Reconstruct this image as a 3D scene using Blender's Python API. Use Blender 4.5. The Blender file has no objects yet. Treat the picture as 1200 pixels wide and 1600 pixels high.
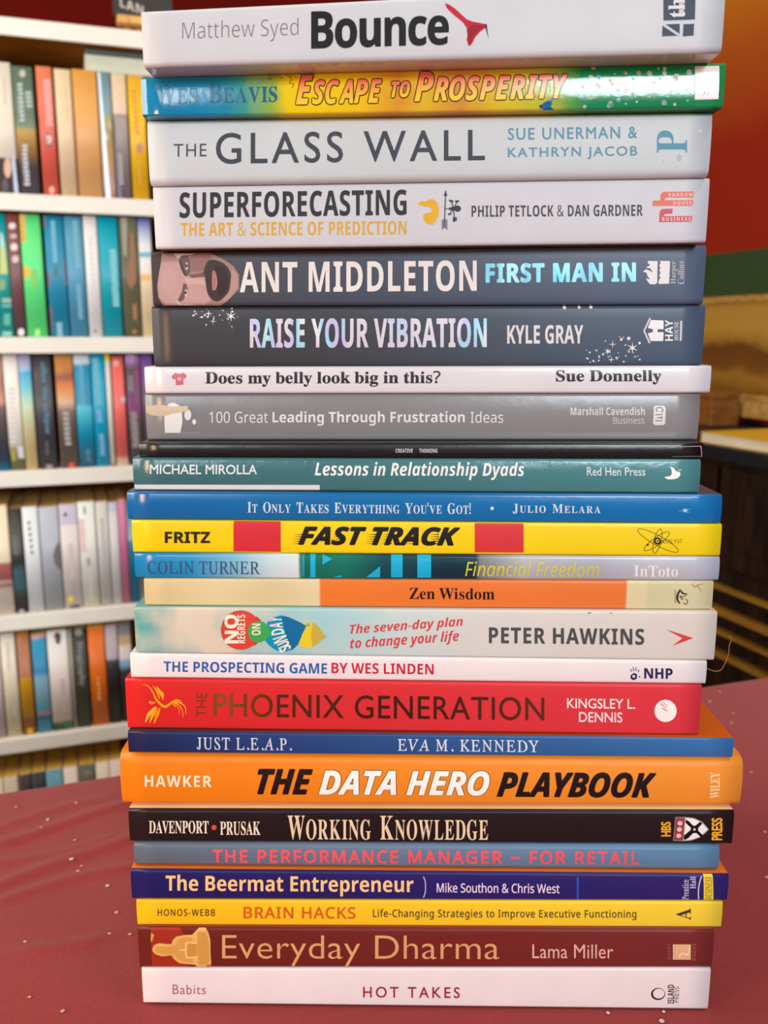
import bpy, bmesh, math, random, os
from mathutils import Vector

random.seed(7)
SC = bpy.context.scene
COL = SC.collection

# ------------------------------------------------------------------ camera
F = 1400.0                       # focal length in pixels of the 1200x1600 frame
HOR = 525.0                      # row of the horizon
PITCH = math.atan((800 - HOR) / F)
SP, CP = math.sin(PITCH), math.cos(PITCH)
D = 0.32                         # camera to the spines of the stack
TZ = 0.75                        # top of the tablecloth
YAW = 0.0155                     # the stack is turned very slightly


def ray(px, py):
    yc = -(py - 800) / F
    return Vector(((px - 600) / F, CP + yc * SP, -SP + yc * CP))


_r = ray(224, 1568)
CZ = TZ - (D / (_r.y + YAW * _r.x)) * _r.z
CAM = Vector((0, -D, CZ))

cam = bpy.data.cameras.new('camera')
cam.sensor_fit = 'VERTICAL'
cam.sensor_height = 36
cam.lens = 36 * F / 1600
cam.clip_start = 0.01
cam.dof.use_dof = True
cam.dof.focus_distance = 0.335
cam.dof.aperture_fstop = 15
cam_o = bpy.data.objects.new('camera', cam)
COL.objects.link(cam_o)
cam_o.location = CAM
cam_o.rotation_euler = (math.pi / 2 - PITCH, 0, 0)
SC.camera = cam_o

# ------------------------------------------------------------------ light, world, exposure
SC.view_settings.view_transform = 'Standard'
SC.view_settings.look = 'None'
SC.view_settings.gamma = 1
SC.view_settings.use_curve_mapping = False
SC.view_settings.exposure = -0.07

wd = bpy.data.worlds.new('room_light')
SC.world = wd
wd.use_nodes = True
wd.node_tree.nodes['Background'].inputs[0].default_value = (0.98, 0.95, 0.93, 1)
wd.node_tree.nodes['Background'].inputs[1].default_value = 0.34


def area(name, loc, target, sx, sy, power, rgb):
    l = bpy.data.lights.new(name, 'AREA')
    l.shape = 'RECTANGLE'
    l.size, l.size_y, l.energy, l.color = sx, sy, power, rgb
    o = bpy.data.objects.new(name, l)
    COL.objects.link(o)
    o.location = loc
    o.rotation_euler = (Vector(target) - Vector(loc)).to_track_quat('-Z', 'Y').to_euler()
    return o


area('window_daylight', (1.25, -4.5, CZ + 1.30), (0, 0.2, CZ - .05), 1.10, 1.0, 114, (0.82, 0.93, 1.0))
area('window_daylight', (-1.62, -4.6, CZ + 1.20), (0, 0.2, CZ - .05), 1.0, 1.0, 50, (0.86, 0.95, 1.0))
area('shelf_fill_light', (-1.65, 0.15, CZ + 0.35), (-0.45, 1.5, CZ - .40), 0.7, 0.9, 24, (1.0, 0.95, 0.88))  # unseen light added at the left to brighten the shelf rows
area('overhead_light', (-0.75, 0.25, CZ + 1.45), (-0.5, 1.0, CZ - .1), 0.5, 0.5, 6.5, (1.0, 0.84, 0.62))
area('overhead_light', (0.62, -0.25, CZ + 1.35), (0.30, 0.12, TZ), 0.6, 0.6, 9, (1.0, 0.95, 0.92))  # unseen overhead light added to lift the cloth right of the stack
area('table_lamp', (-0.85, -0.62, CZ + 0.02), (-0.05, 0.0, CZ - .2), 0.25, 0.25, 5.2, (1.0, 0.60, 0.30))
area('overhead_light', (0.15, 1.15, CZ + 1.45), (0.75, 1.3, CZ - .1), 0.4, 0.4, 6, (1.0, 0.80, 0.50))  # unseen warm light added to turn the top of the right wall orange
# ------------------------------------------------------------------ materials


def lin(c):
    out = []
    for v in c[:3]:
        v = v / 255.0
        out.append(v / 12.92 if v <= .04045 else ((v + .055) / 1.055) ** 2.4)
    return (out[0], out[1], out[2], 1)


_M = {}


def new_mat(name):
    m = bpy.data.materials.new(name)
    m.use_nodes = True
    nt = m.node_tree
    return m, nt, nt.nodes['Principled BSDF']


def pm(rgb, rough=.5, mottle=.05, scale=60, bump=0.0, bscale=90, metallic=0.0, spec=.5, name='print'):
    """procedural paint / print: a base colour with faint noise in it"""
    key = (tuple(rgb), rough, mottle, scale, bump, bscale, metallic, spec)
    if key in _M:
        return _M[key]
    m, nt, b = new_mat(name)
    N, L = nt.nodes, nt.links
    tc = N.new('ShaderNodeTexCoord')
    nz = N.new('ShaderNodeTexNoise')
    nz.inputs['Scale'].default_value = scale
    nz.inputs['Detail'].default_value = 4
    L.new(tc.outputs['Object'], nz.inputs['Vector'])
    rp = N.new('ShaderNodeValToRGB')
    c = lin(rgb)
    rp.color_ramp.elements[0].position = .3
    rp.color_ramp.elements[1].position = .7
    rp.color_ramp.elements[0].color = [v * (1 - mottle) for v in c[:3]] + [1]
    rp.color_ramp.elements[1].color = [min(1, v * (1 + mottle)) for v in c[:3]] + [1]
    L.new(nz.outputs['Fac'], rp.inputs['Fac'])
    L.new(rp.outputs['Color'], b.inputs['Base Color'])
    b.inputs['Roughness'].default_value = rough
    b.inputs['Metallic'].default_value = metallic
    b.inputs['Specular IOR Level'].default_value = spec
    if bump:
        add_bump(nt, b, tc, bump, bscale)
    _M[key] = m
    return m


def add_bump(nt, b, tc, bump, bscale):
    N, L = nt.nodes, nt.links
    n2 = N.new('ShaderNodeTexNoise')
    n2.inputs['Scale'].default_value = bscale
    n2.inputs['Detail'].default_value = 5
    n2.inputs['Roughness'].default_value = .6
    L.new(tc.outputs['Object'], n2.inputs['Vector'])
    bp = N.new('ShaderNodeBump')
    bp.inputs['Strength'].default_value = 1
    bp.inputs['Distance'].default_value = bump
    L.new(n2.outputs['Fac'], bp.inputs['Height'])
    L.new(bp.outputs['Normal'], b.inputs['Normal'])


def ramp_mat(stops, axis='X', interp='LINEAR', rough=.4, wob=0.0, wscale=40, bump=0.0, bscale=90,
             mottle=.06, clouds=None, spec=.5, metallic=0.0):
    """a printed picture: colours along one axis of the part, edges wobbling with noise"""
    m, nt, b = new_mat('printed_cover')
    N, L = nt.nodes, nt.links
    tc = N.new('ShaderNodeTexCoord')
    sx = N.new('ShaderNodeSeparateXYZ')
    L.new(tc.outputs['Generated'], sx.inputs[0])
    fac = sx.outputs[axis]
    nz = N.new('ShaderNodeTexNoise')
    nz.inputs['Scale'].default_value = wscale
    nz.inputs['Detail'].default_value = 4
    L.new(tc.outputs['Object'], nz.inputs['Vector'])
    if wob:
        ma = N.new('ShaderNodeMath')
        ma.operation = 'MULTIPLY_ADD'
        sub = N.new('ShaderNodeMath')
        sub.operation = 'SUBTRACT'
        sub.inputs[1].default_value = .5
        L.new(nz.outputs['Fac'], sub.inputs[0])
        L.new(sub.outputs[0], ma.inputs[0])
        ma.inputs[1].default_value = wob
        L.new(fac, ma.inputs[2])
        fac = ma.outputs[0]
    rp = N.new('ShaderNodeValToRGB')
    cr = rp.color_ramp
    cr.interpolation = interp
    while len(cr.elements) > 1:
        cr.elements.remove(cr.elements[-1])
    stops = sorted(stops, key=lambda s: s[0])
    cr.elements[0].position = max(0, min(1, stops[0][0]))
    cr.elements[0].color = lin(stops[0][1])
    for p, c in stops[1:]:
        e = cr.elements.new(max(0, min(1, p)))
        e.color = lin(c)
    L.new(fac, rp.inputs['Fac'])
    col = rp.outputs['Color']
    if clouds:
        n3 = N.new('ShaderNodeTexNoise')
        n3.inputs['Scale'].default_value = clouds[1]
        n3.inputs['Detail'].default_value = 6
        L.new(tc.outputs['Object'], n3.inputs['Vector'])
        r3 = N.new('ShaderNodeValToRGB')
        r3.color_ramp.elements[0].position = .42
        r3.color_ramp.elements[1].position = .62
        L.new(n3.outputs['Fac'], r3.inputs['Fac'])
        # clouds fade out along the spine
        fd = N.new('ShaderNodeMapRange')
        fd.inputs['From Min'].default_value = clouds[2]
        fd.inputs['From Max'].default_value = clouds[3]
        fd.inputs['To Min'].default_value = 1
        fd.inputs['To Max'].default_value = 0
        L.new(sx.outputs[axis], fd.inputs['Value'])
        mu = N.new('ShaderNodeMath')
        mu.operation = 'MULTIPLY'
        L.new(r3.outputs['Color'], mu.inputs[0])
        L.new(fd.outputs[0], mu.inputs[1])
        mx = N.new('ShaderNodeMix')
        mx.data_type = 'RGBA'
        L.new(mu.outputs[0], mx.inputs['Factor'])
        L.new(col, mx.inputs['A'])
        mx.inputs['B'].default_value = lin(clouds[0])
        col = mx.outputs['Result']
    hs = N.new('ShaderNodeHueSaturation')
    mr = N.new('ShaderNodeMapRange')
    mr.inputs['To Min'].default_value = 1 - mottle
    mr.inputs['To Max'].default_value = 1 + mottle
    L.new(nz.outputs['Fac'], mr.inputs['Value'])
    L.new(mr.outputs[0], hs.inputs['Value'])
    L.new(col, hs.inputs['Color'])
    L.new(hs.outputs['Color'], b.inputs['Base Color'])
    b.inputs['Roughness'].default_value = rough
    b.inputs['Specular IOR Level'].default_value = spec
    b.inputs['Metallic'].default_value = metallic
    if bump:
        add_bump(nt, b, tc, bump, bscale)
    return m


PAPER = None


def paper_mat():
    global PAPER
    if PAPER:
        return PAPER
    m, nt, b = new_mat('page_edges')
    N, L = nt.nodes, nt.links
    tc = N.new('ShaderNodeTexCoord')
    mp = N.new('ShaderNodeMapping')
    mp.inputs['Scale'].default_value = (20, 20, 2500)
    L.new(tc.outputs['Object'], mp.inputs['Vector'])
    nz = N.new('ShaderNodeTexNoise')
    nz.inputs['Scale'].default_value = 1
    L.new(mp.outputs[0], nz.inputs['Vector'])
    rp = N.new('ShaderNodeValToRGB')
    rp.color_ramp.elements[0].position = .35
    rp.color_ramp.elements[1].position = .65
    rp.color_ramp.elements[0].color = lin((186, 170, 140))
    rp.color_ramp.elements[1].color = lin((232, 222, 198))
    L.new(nz.outputs['Fac'], rp.inputs['Fac'])
    L.new(rp.outputs['Color'], b.inputs['Base Color'])
    b.inputs['Roughness'].default_value = .9
    PAPER = m
    return m


def wood_mat(dark, light, scale=6, rough=.5, axis=(1, 12, 12), spec=.3):
    m, nt, b = new_mat('wood_grain')
    N, L = nt.nodes, nt.links
    tc = N.new('ShaderNodeTexCoord')
    mp = N.new('ShaderNodeMapping')
    mp.inputs['Scale'].default_value = axis
    L.new(tc.outputs['Object'], mp.inputs['Vector'])
    nz = N.new('ShaderNodeTexNoise')
    nz.inputs['Scale'].default_value = scale
    nz.inputs['Detail'].default_value = 6
    nz.inputs['Distortion'].default_value = .6
    L.new(mp.outputs[0], nz.inputs['Vector'])
    rp = N.new('ShaderNodeValToRGB')
    rp.color_ramp.elements[0].position = .35
    rp.color_ramp.elements[1].position = .68
    rp.color_ramp.elements[0].color = lin(dark)
    rp.color_ramp.elements[1].color = lin(light)
    L.new(nz.outputs['Fac'], rp.inputs['Fac'])
    L.new(rp.outputs['Color'], b.inputs['Base Color'])
    b.inputs['Roughness'].default_value = rough
    b.inputs['Specular IOR Level'].default_value = spec
    return m


def foil_mat(cols, scale=45, metallic=.55, rough=.25):
    """holographic foil: pastel colours in noisy patches"""
    m, nt, b = new_mat('holographic_foil')
    N, L = nt.nodes, nt.links
    tc = N.new('ShaderNodeTexCoord')
    mp = N.new('ShaderNodeMapping')
    mp.inputs['Scale'].default_value = (1, 1, .35)
    L.new(tc.outputs['Object'], mp.inputs['Vector'])
    nz = N.new('ShaderNodeTexNoise')
    nz.inputs['Scale'].default_value = scale
    nz.inputs['Detail'].default_value = 2
    L.new(mp.outputs[0], nz.inputs['Vector'])
    rp = N.new('ShaderNodeValToRGB')
    cr = rp.color_ramp
    n = len(cols)
    cr.elements[0].position, cr.elements[1].position = .3, .7
    cr.elements[0].color, cr.elements[1].color = lin(cols[0]), lin(cols[-1])
    for i in range(1, n - 1):
        e = cr.elements.new(.3 + .4 * i / (n - 1))
        e.color = lin(cols[i])
    L.new(nz.outputs['Fac'], rp.inputs['Fac'])
    L.new(rp.outputs['Color'], b.inputs['Base Color'])
    b.inputs['Metallic'].default_value = metallic
    b.inputs['Roughness'].default_value = rough
    return m


# ------------------------------------------------------------------ object helpers


def link(name, me, parent=None):
    o = bpy.data.objects.new(name, me)
    COL.objects.link(o)
    if parent:
        o.parent = parent
    return o


def thing(name, label, cat, loc, rz=0, group=None):
    o = bpy.data.objects.new(name, None)
    o.empty_display_size = .02
    COL.objects.link(o)
    o.location = loc
    o.rotation_euler = (0, 0, rz)
    o['label'], o['category'] = label, cat
    if group:
        o['group'] = group
    return o


def tag(o, label, cat, group=None):
    o['label'], o['category'] = label, cat
    if group:
        o['group'] = group
    return o


def struct(name, me):
    o = link(name, me)
    o['kind'] = 'structure'
    return o


def mesh_from(name, verts, faces, mats, fmat=None, smooth=None, origin=(0, 0, 0)):
    me = bpy.data.meshes.new(name)
    ox, oy, oz = origin
    me.from_pydata([(v[0] - ox, v[1] - oy, v[2] - oz) for v in verts], [], faces)
    for m in mats:
        me.materials.append(m)
    for i, p in enumerate(me.polygons):
        if fmat:
            p.material_index = fmat[i]
        if smooth:
            p.use_smooth = smooth[i]
    bm = bmesh.new()
    bm.from_mesh(me)
    bmesh.ops.recalc_face_normals(bm, faces=bm.faces)
    bm.to_mesh(me)
    bm.free()
    me.update()
    return me


def box_mesh(name, x0, x1, y0, y1, z0, z1, mats, bevel=0.0):
    bm = bmesh.new()
    vs = [bm.verts.new((x, y, z)) for x in (x0, x1) for y in (y0, y1) for z in (z0, z1)]
    for f in ((0, 1, 3, 2), (4, 6, 7, 5), (0, 4, 5, 1), (2, 3, 7, 6), (0, 2, 6, 4), (1, 5, 7, 3)):
        bm.faces.new([vs[i] for i in f])
    bmesh.ops.recalc_face_normals(bm, faces=bm.faces)
    if bevel:
        bmesh.ops.bevel(bm, geom=list(bm.edges), offset=bevel, segments=2, profile=.6, affect='EDGES')
    me = bpy.data.meshes.new(name)
    bm.to_mesh(me)
    bm.free()
    for m in mats:
        me.materials.append(m)
    return me


def tube_mesh(name, pts, r, mats, n=8, origin=(0, 0, 0)):
    pts = [Vector(p) - Vector(origin) for p in pts]
    verts, faces = [], []
    for i, p in enumerate(pts):
        a = pts[max(0, i - 1)]
        b = pts[min(len(pts) - 1, i + 1)]
        t = (b - a).normalized()
        up = Vector((0, 0, 1)) if abs(t.z) < .9 else Vector((0, 1, 0))
        s = t.cross(up).normalized()
        u = s.cross(t)
        for k in range(n):
            an = 2 * math.pi * k / n
            verts.append(p + r * (math.cos(an) * s + math.sin(an) * u))
    for i in range(len(pts) - 1):
        for k in range(n):
            faces.append((i * n + k, i * n + (k + 1) % n, (i + 1) * n + (k + 1) % n, (i + 1) * n + k))
    faces.append(tuple(range(n))[::-1])
    faces.append(tuple((len(pts) - 1) * n + k for k in range(n)))
    return mesh_from(name, verts, faces, mats, smooth=[True] * len(faces))


# ------------------------------------------------------------------ lettering
FD = bpy.utils.system_resource('DATAFILES', path='fonts') or ''


def _font(fn):
    try:
        return bpy.data.fonts.load(os.path.join(FD, fn))
    except Exception:
        return None


F_MATH = _font('NotoSansMath-Regular.woff2')
F_INTER = _font('Inter.woff2')
STY = {'sans': (0x1d5a0, 0x1d5ba, 0x1d7e2), 'bold': (0x1d5d4, 0x1d5ee, 0x1d7ec), 'bi': (0x1d63c, 0x1d656, None),
       'it': (0x1d608, 0x1d622, None), 'serifb': (0x1d400, 0x1d41a, 0x1d7ce), 'serif': (0x1d434, 0x1d44e, None),
       'serifbi': (0x1d468, 0x1d482, None)}


def styled(s, st):
    if st not in STY:
        return s
    U, l, d = STY[st]
    o = ''
    for c in s:
        if 'A' <= c <= 'Z':
            o += chr(U + ord(c) - 65)
        elif 'a' <= c <= 'z':
            o += '\u210e' if (st == 'serif' and c == 'h') else chr(l + ord(c) - 97)
        elif d and '0' <= c <= '9':
            o += chr(d + ord(c) - 48)
        else:
            o += c
    return o


def glyph_curve(body, font, track=1.0):
    c = bpy.data.curves.new('lettering', 'FONT')
    c.body = styled(body, font)
    c.space_character = track
    if font in STY and F_MATH:
        c.font = F_MATH
    elif font == 'inter' and F_INTER:
        c.font = F_INTER
    o = bpy.data.objects.new('lettering', c)
    COL.objects.link(o)
    dg = bpy.context.evaluated_depsgraph_get()
    ev = o.evaluated_get(dg)
    cu = ev.to_curve(dg).copy()
    bpy.data.objects.remove(o)
    bpy.data.curves.remove(c)
    return cu


def spl_data(cu):
    out = []
    for s in cu.splines:
        out.append([(b.handle_left.xy[:], b.co.xy[:], b.handle_right.xy[:]) for b in s.bezier_points])
    return out


def text_splines(body, font, track=1.0, smallcaps=0.0, shear=0.0, rot=0):
    """list of closed bezier outlines, squeezed into the unit square"""
    sp = []
    if smallcaps:
        x = 0.0
        for ch in body:
            if ch == ' ':
                x += .30
                continue
            low = ch.islower()
            cu = glyph_curve(ch.upper() if low else ch, font)
            d = spl_data(cu)
            bpy.data.curves.remove(cu)
            if not d:
                continue
            k = smallcaps if low else 1.0
            xs = [b[1][0] for s in d for b in s]
            x0, x1 = min(xs), max(xs)
            for s in d:
                sp.append([tuple(((p[0] - x0) * k + x, p[1] * k) for p in b) for b in s])
            x += (x1 - x0) * k + .055 * track
    else:
        cu = glyph_curve(body, font, track)
        sp = spl_data(cu)
        bpy.data.curves.remove(cu)

    def tr(p):
        x, y = p
        x += shear * y
        if rot == 90:
            x, y = -y, x
        elif rot == -90:
            x, y = y, -x
        return (x, y)
    sp = [[tuple(tr(p) for p in b) for b in s] for s in sp]
    xs = [b[1][0] for s in sp for b in s]
    ys = [b[1][1] for s in sp for b in s]
    x0, x1, y0, y1 = min(xs), max(xs), min(ys), max(ys)
    w, h = max(1e-6, x1 - x0), max(1e-6, y1 - y0)
    return [[tuple(((p[0] - x0) / w, (p[1] - y0) / h) for p in b) for b in s] for s in sp]


def fill_splines(sp, w, h, thin=0.0, fat=0.0, res=4):
    """flat letter shapes w x h millimetres: (verts2d, faces)"""
    cu = bpy.data.curves.new('lettering', 'CURVE')
    cu.dimensions = '2D'
    cu.fill_mode = 'BOTH'
    cu.resolution_u = res
    for s in sp:
        ns = cu.splines.new('BEZIER')
        ns.bezier_points.add(len(s) - 1)
        for b, (hl, co, hr) in zip(ns.bezier_points, s):
            b.handle_left_type = b.handle_right_type = 'FREE'
            b.co = (co[0] * w, co[1] * h, 0)
            b.handle_left = (hl[0] * w, hl[1] * h, 0)
            b.handle_right = (hr[0] * w, hr[1] * h, 0)
        ns.use_cyclic_u = True
    cu.offset = thin
    o = bpy.data.objects.new('lettering', cu)
    COL.objects.link(o)
    dg = bpy.context.evaluated_depsgraph_get()
    me = o.evaluated_get(dg).to_mesh()
    vs = [(v.co.x, v.co.y) for v in me.vertices]
    fs = [tuple(p.vertices) for p in me.polygons]
    o.evaluated_get(dg).to_mesh_clear()
    bpy.data.objects.remove(o)
    bpy.data.curves.remove(cu)
    lv = [0.0] * len(vs)
    if fat:
        # widened outlines: shifted copies, each a few microns behind the other
        n = len(vs)
        V, Fc, Lv = [], [], []
        for k in range(9):
            dx, dy = (fat * math.cos(k * math.pi / 4), fat * math.sin(k * math.pi / 4)) if k < 8 else (0, 0)
            off = len(V)
            V += [(x + dx, y + dy) for x, y in vs]
            Lv += [k * .16] * n
            Fc += [tuple(i + off for i in f) for f in fs]
        vs, fs, lv = V, Fc, Lv
    return vs, fs, lv


# shapes for printed pictures, in picture coordinates of the spine
def circ(cx, cy, rx, ry=None, n=24, rot=0.0):
    ry = ry or rx
    c, s = math.cos(rot), math.sin(rot)
    return [(cx + rx * math.cos(a) * c - ry * math.sin(a) * s, cy + rx * math.cos(a) * s + ry * math.sin(a) * c)
            for a in [2 * math.pi * k / n for k in range(n)]]


def rect(x0, y0, x1, y1):
    return [(x0, y0), (x1, y0), (x1, y1), (x0, y1)]


def stroke(pts, w0, w1=None, w2=None):
    """a brush stroke along points, tapering w0 -> w1 (middle) -> w2"""
    w1 = w0 if w1 is None else w1
    w2 = w1 if w2 is None else w2
    n = len(pts)
    Lf, Rt = [], []
    for i, (x, y) in enumerate(pts):
        a, b = pts[max(0, i - 1)], pts[min(n - 1, i + 1)]
        dx, dy = b[0] - a[0], b[1] - a[1]
        l = math.hypot(dx, dy) or 1
        t = i / (n - 1)
        w = (w0 + (w1 - w0) * 2 * t) if t < .5 else (w1 + (w2 - w1) * (2 * t - 1))
        Lf.append((x - dy / l * w / 2, y + dx / l * w / 2))
        Rt.append((x + dy / l * w / 2, y - dx / l * w / 2))
    return Lf + Rt[::-1]


def curve_pts(pts, n=14):
    """Catmull-Rom through points"""
    out = []
    P = [pts[0]] + list(pts) + [pts[-1]]
    for i in range(1, len(P) - 2):
        for k in range(n if i < len(P) - 3 else n + 1):
            t = k / n
            q = []
            for j in (0, 1):
                a, b, c, d = P[i - 1][j], P[i][j], P[i + 1][j], P[i + 2][j]
                q.append(.5 * (2 * b + (c - a) * t + (2 * a - 5 * b + 4 * c - d) * t * t + (3 * b - a - 3 * c + d) * t ** 3))
            out.append(tuple(q))
    return out


def ring(cx, cy, rx, ry, w, rot=0.0, n=36):
    p = circ(cx, cy, rx, ry, n, rot)
    return stroke(p + [p[0]], w)


def star(cx, cy, r, k=4, inner=.18, rot=0.0):
    return [(cx + (r if i % 2 == 0 else r * inner) * math.sin(rot + math.pi * i / k),
             cy - (r if i % 2 == 0 else r * inner) * math.cos(rot + math.pi * i / k)) for i in range(2 * k)]


def ob(pts, ox, oy, s):
    """points read off an enlargement (scale s, corner ox, oy)"""
    return [(ox + x / s, oy + y / s) for x, y in pts]


def tri_poly(pts):
    """triangulate a simple polygon"""
    from mathutils.geometry import tessellate_polygon
    return tessellate_polygon([[Vector((p[0], p[1], 0)) for p in pts]])
# ------------------------------------------------------------------ the room: everything behind the table is turned 19 degrees
SD = Vector((0.945, 0.327, 0)).normalized()      # along the bookcase, to the right
SN = Vector((-SD.y, SD.x, 0))                    # into the bookcase
RZ = math.atan2(SD.y, SD.x)
_r = ray(105, HOR)
P0 = CAM + _r * (1.5 / _r.y)                     # a point on the front of the bookcase


def on_plane(px, py, base, nrm, k=0.0):
    r = ray(px, py)
    return CAM + r * ((nrm.dot(base - CAM) + k) / nrm.dot(r))


def shelf(px, py, k=0.0):
    """(u along the bookcase, height) of a pixel on the plane k behind its front"""
    p = on_plane(px, py, P0, SN, k)
    return (p - P0).dot(SD), p.z


def shelf_xyz(u, k, z):
    q = P0 + SD * u + SN * k
    return Vector((q.x, q.y, z))


_r = ray(1150, HOR)
W0 = CAM + _r * (1.7 / _r.y)                     # a point on the right-hand wall
WN = SD                                          # into that wall
WD = SN                                          # along it, away from the table


def wall(px, py, k=0.0):
    p = on_plane(px, py, W0, WN, -k)
    return (p - W0).dot(WD), p.z


def wall_xyz(v, k, z):
    q = W0 + WD * v - WN * k
    return Vector((q.x, q.y, z))


# walls and floor
BACK = 0.29
corner_u = (W0 - P0).dot(SD)
corner_v = (P0 + SN * BACK - W0).dot(WD)


def quad_mesh(name, pts, mats):
    return mesh_from(name, pts, [(0, 1, 2, 3)], mats)


def slab(name, a, b, c, d, nrm, th, mats):
    pts = [Vector(p) for p in (a, b, c, d)]
    back = [p + Vector(nrm) * th for p in pts]
    return mesh_from(name, pts + back, [(0, 1, 2, 3), (7, 6, 5, 4), (0, 4, 5, 1), (1, 5, 6, 2), (2, 6, 7, 3), (3, 7, 4, 0)], mats)


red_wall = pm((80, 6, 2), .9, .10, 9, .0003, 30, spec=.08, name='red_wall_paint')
zt_wall = 2.6


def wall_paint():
    """red that passes to ochre orange in soft patches higher up"""
    m, nt, b = new_mat('red_to_orange_wall')
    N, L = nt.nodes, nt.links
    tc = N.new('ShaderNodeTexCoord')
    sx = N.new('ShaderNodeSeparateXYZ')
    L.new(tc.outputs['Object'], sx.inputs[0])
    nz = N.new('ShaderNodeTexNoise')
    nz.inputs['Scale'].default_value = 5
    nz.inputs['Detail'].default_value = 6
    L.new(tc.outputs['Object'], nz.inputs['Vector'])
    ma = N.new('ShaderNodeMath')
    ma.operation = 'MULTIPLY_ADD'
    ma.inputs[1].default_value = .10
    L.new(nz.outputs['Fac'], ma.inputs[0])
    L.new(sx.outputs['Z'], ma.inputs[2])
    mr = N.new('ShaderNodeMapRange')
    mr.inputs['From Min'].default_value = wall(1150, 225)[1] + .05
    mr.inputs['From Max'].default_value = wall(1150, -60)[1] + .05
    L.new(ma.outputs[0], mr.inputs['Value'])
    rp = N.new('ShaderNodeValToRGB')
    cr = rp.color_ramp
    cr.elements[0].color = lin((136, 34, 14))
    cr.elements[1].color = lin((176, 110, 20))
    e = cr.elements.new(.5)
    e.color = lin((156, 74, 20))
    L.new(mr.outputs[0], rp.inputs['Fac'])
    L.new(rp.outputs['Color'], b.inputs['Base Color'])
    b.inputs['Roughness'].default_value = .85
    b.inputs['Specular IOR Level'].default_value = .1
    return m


struct('wall_back', slab('wall_back', shelf_xyz(-2.6, BACK, 0), shelf_xyz(corner_u, BACK, 0), shelf_xyz(corner_u, BACK, zt_wall),
                         shelf_xyz(-2.6, BACK, zt_wall), SN, .08, [red_wall]))
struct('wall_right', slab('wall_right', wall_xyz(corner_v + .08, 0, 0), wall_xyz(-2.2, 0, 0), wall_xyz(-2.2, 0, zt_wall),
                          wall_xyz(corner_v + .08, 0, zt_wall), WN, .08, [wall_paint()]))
fl = wood_mat((46, 28, 16), (84, 54, 32), 5, .45, (1, 10, 10))
struct('floor', slab('floor', (-3, -3.4, 0), (3, -3.4, 0), (3, 3.2, 0), (-3, 3.2, 0), (0, 0, -1), .05, [fl]))
# painted green band along the right wall
zg0, zg1 = wall(1150, 461)[1], wall(1150, 393.5)[1]


def wall_box(name, v0, v1, k0, k1, z0, z1, mats, parent=None, bevel=.001, origin=None):
    """box on the right wall: along v, standing k0..k1 off it; local frame x = along the wall towards the table"""
    me = box_mesh(name, v0, v1, k0, k1, z0, z1, mats, bevel)
    o = origin or Vector((0, 0, 0))
    for vtx in me.vertices:
        vtx.co = wall_xyz(vtx.co.x, vtx.co.y, vtx.co.z) - o
    bm = bmesh.new()
    bm.from_mesh(me)
    bmesh.ops.recalc_face_normals(bm, faces=bm.faces)
    bm.to_mesh(me)
    bm.free()
    return link(name, me, parent)


o = wall_box('trim_1', -2.2, corner_v, 0.0, .004, zg0, zg1, [pm((40, 62, 24), .6, .08, 20, name='green_band')], bevel=0)
o['kind'] = 'structure'

# ------------------------------------------------------------------ bookcase
white = pm((226, 222, 212), .45, .03, 14, .0001, 60, name='white_shelf_paint')
brown_back = wood_mat((112, 70, 20), (138, 88, 26), 5, .8, (10, 10, 1), .08)
under_brown = wood_mat((132, 84, 26), (156, 104, 38), 5, .8, (2, 12, 12), .08)
UL = shelf(-170, 430)[0]
UR = shelf(277, 430)[0]
lowers = [shelf(105, y)[1] for y in (64.5, 332.5, 552, 757, 977.5, 1166)]
TH = .0262
tops = [z + TH for z in lowers]
lowers.append(.10)
tops.append(.10 + TH)
KB = .25
case = thing('bookcase', 'tall white bookcase with brown back panel full of paperbacks, left of the book stack', 'bookcase',
             shelf_xyz((UL + UR) / 2, 0, 0), RZ)


def case_box(name, u0, u1, k0, k1, z0, z1, mats, bevel=.0015):
    c = (UL + UR) / 2
    return link(name, box_mesh(name, u0 - c, u1 - c, k0, k1, z0, z1, mats, bevel), case)


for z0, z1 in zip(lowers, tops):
    sb = case_box('shelf_board', UL, UR, 0, KB - .006, z0, z1, [white, under_brown])
    for f in sb.data.polygons:                   # the undersides take the brown grained colour
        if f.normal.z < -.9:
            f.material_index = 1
case_box('side_panel', UL - .0245, UL - .0005, .004, KB - .006, 0, tops[0] - .0005, [white])
case_box('side_panel', UR + .0005, UR + .0245, .004, KB - .006, 0, tops[0] - .0005, [white])
case_box('back_panel', UL - .02, UR + .02, KB - .0055, KB, .01, tops[0] - .001, [brown_back])
case_box('plinth', UL, UR, .03, .045, 0, .099, [white])

warm_lit_pages = wood_mat((226, 172, 60), (244, 202, 92), 8, .9, (60, 3, 1))  # warm light on the page tops is put into their colour
tan_pages = wood_mat((206, 154, 76), (230, 186, 112), 8, .9, (60, 3, 1))  # tan streaked page colour for the other shelf books
# ------------------------------------------------------------------ books standing on the shelves
SET = .012                       # their spines stand back a little from the shelf edge


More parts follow.
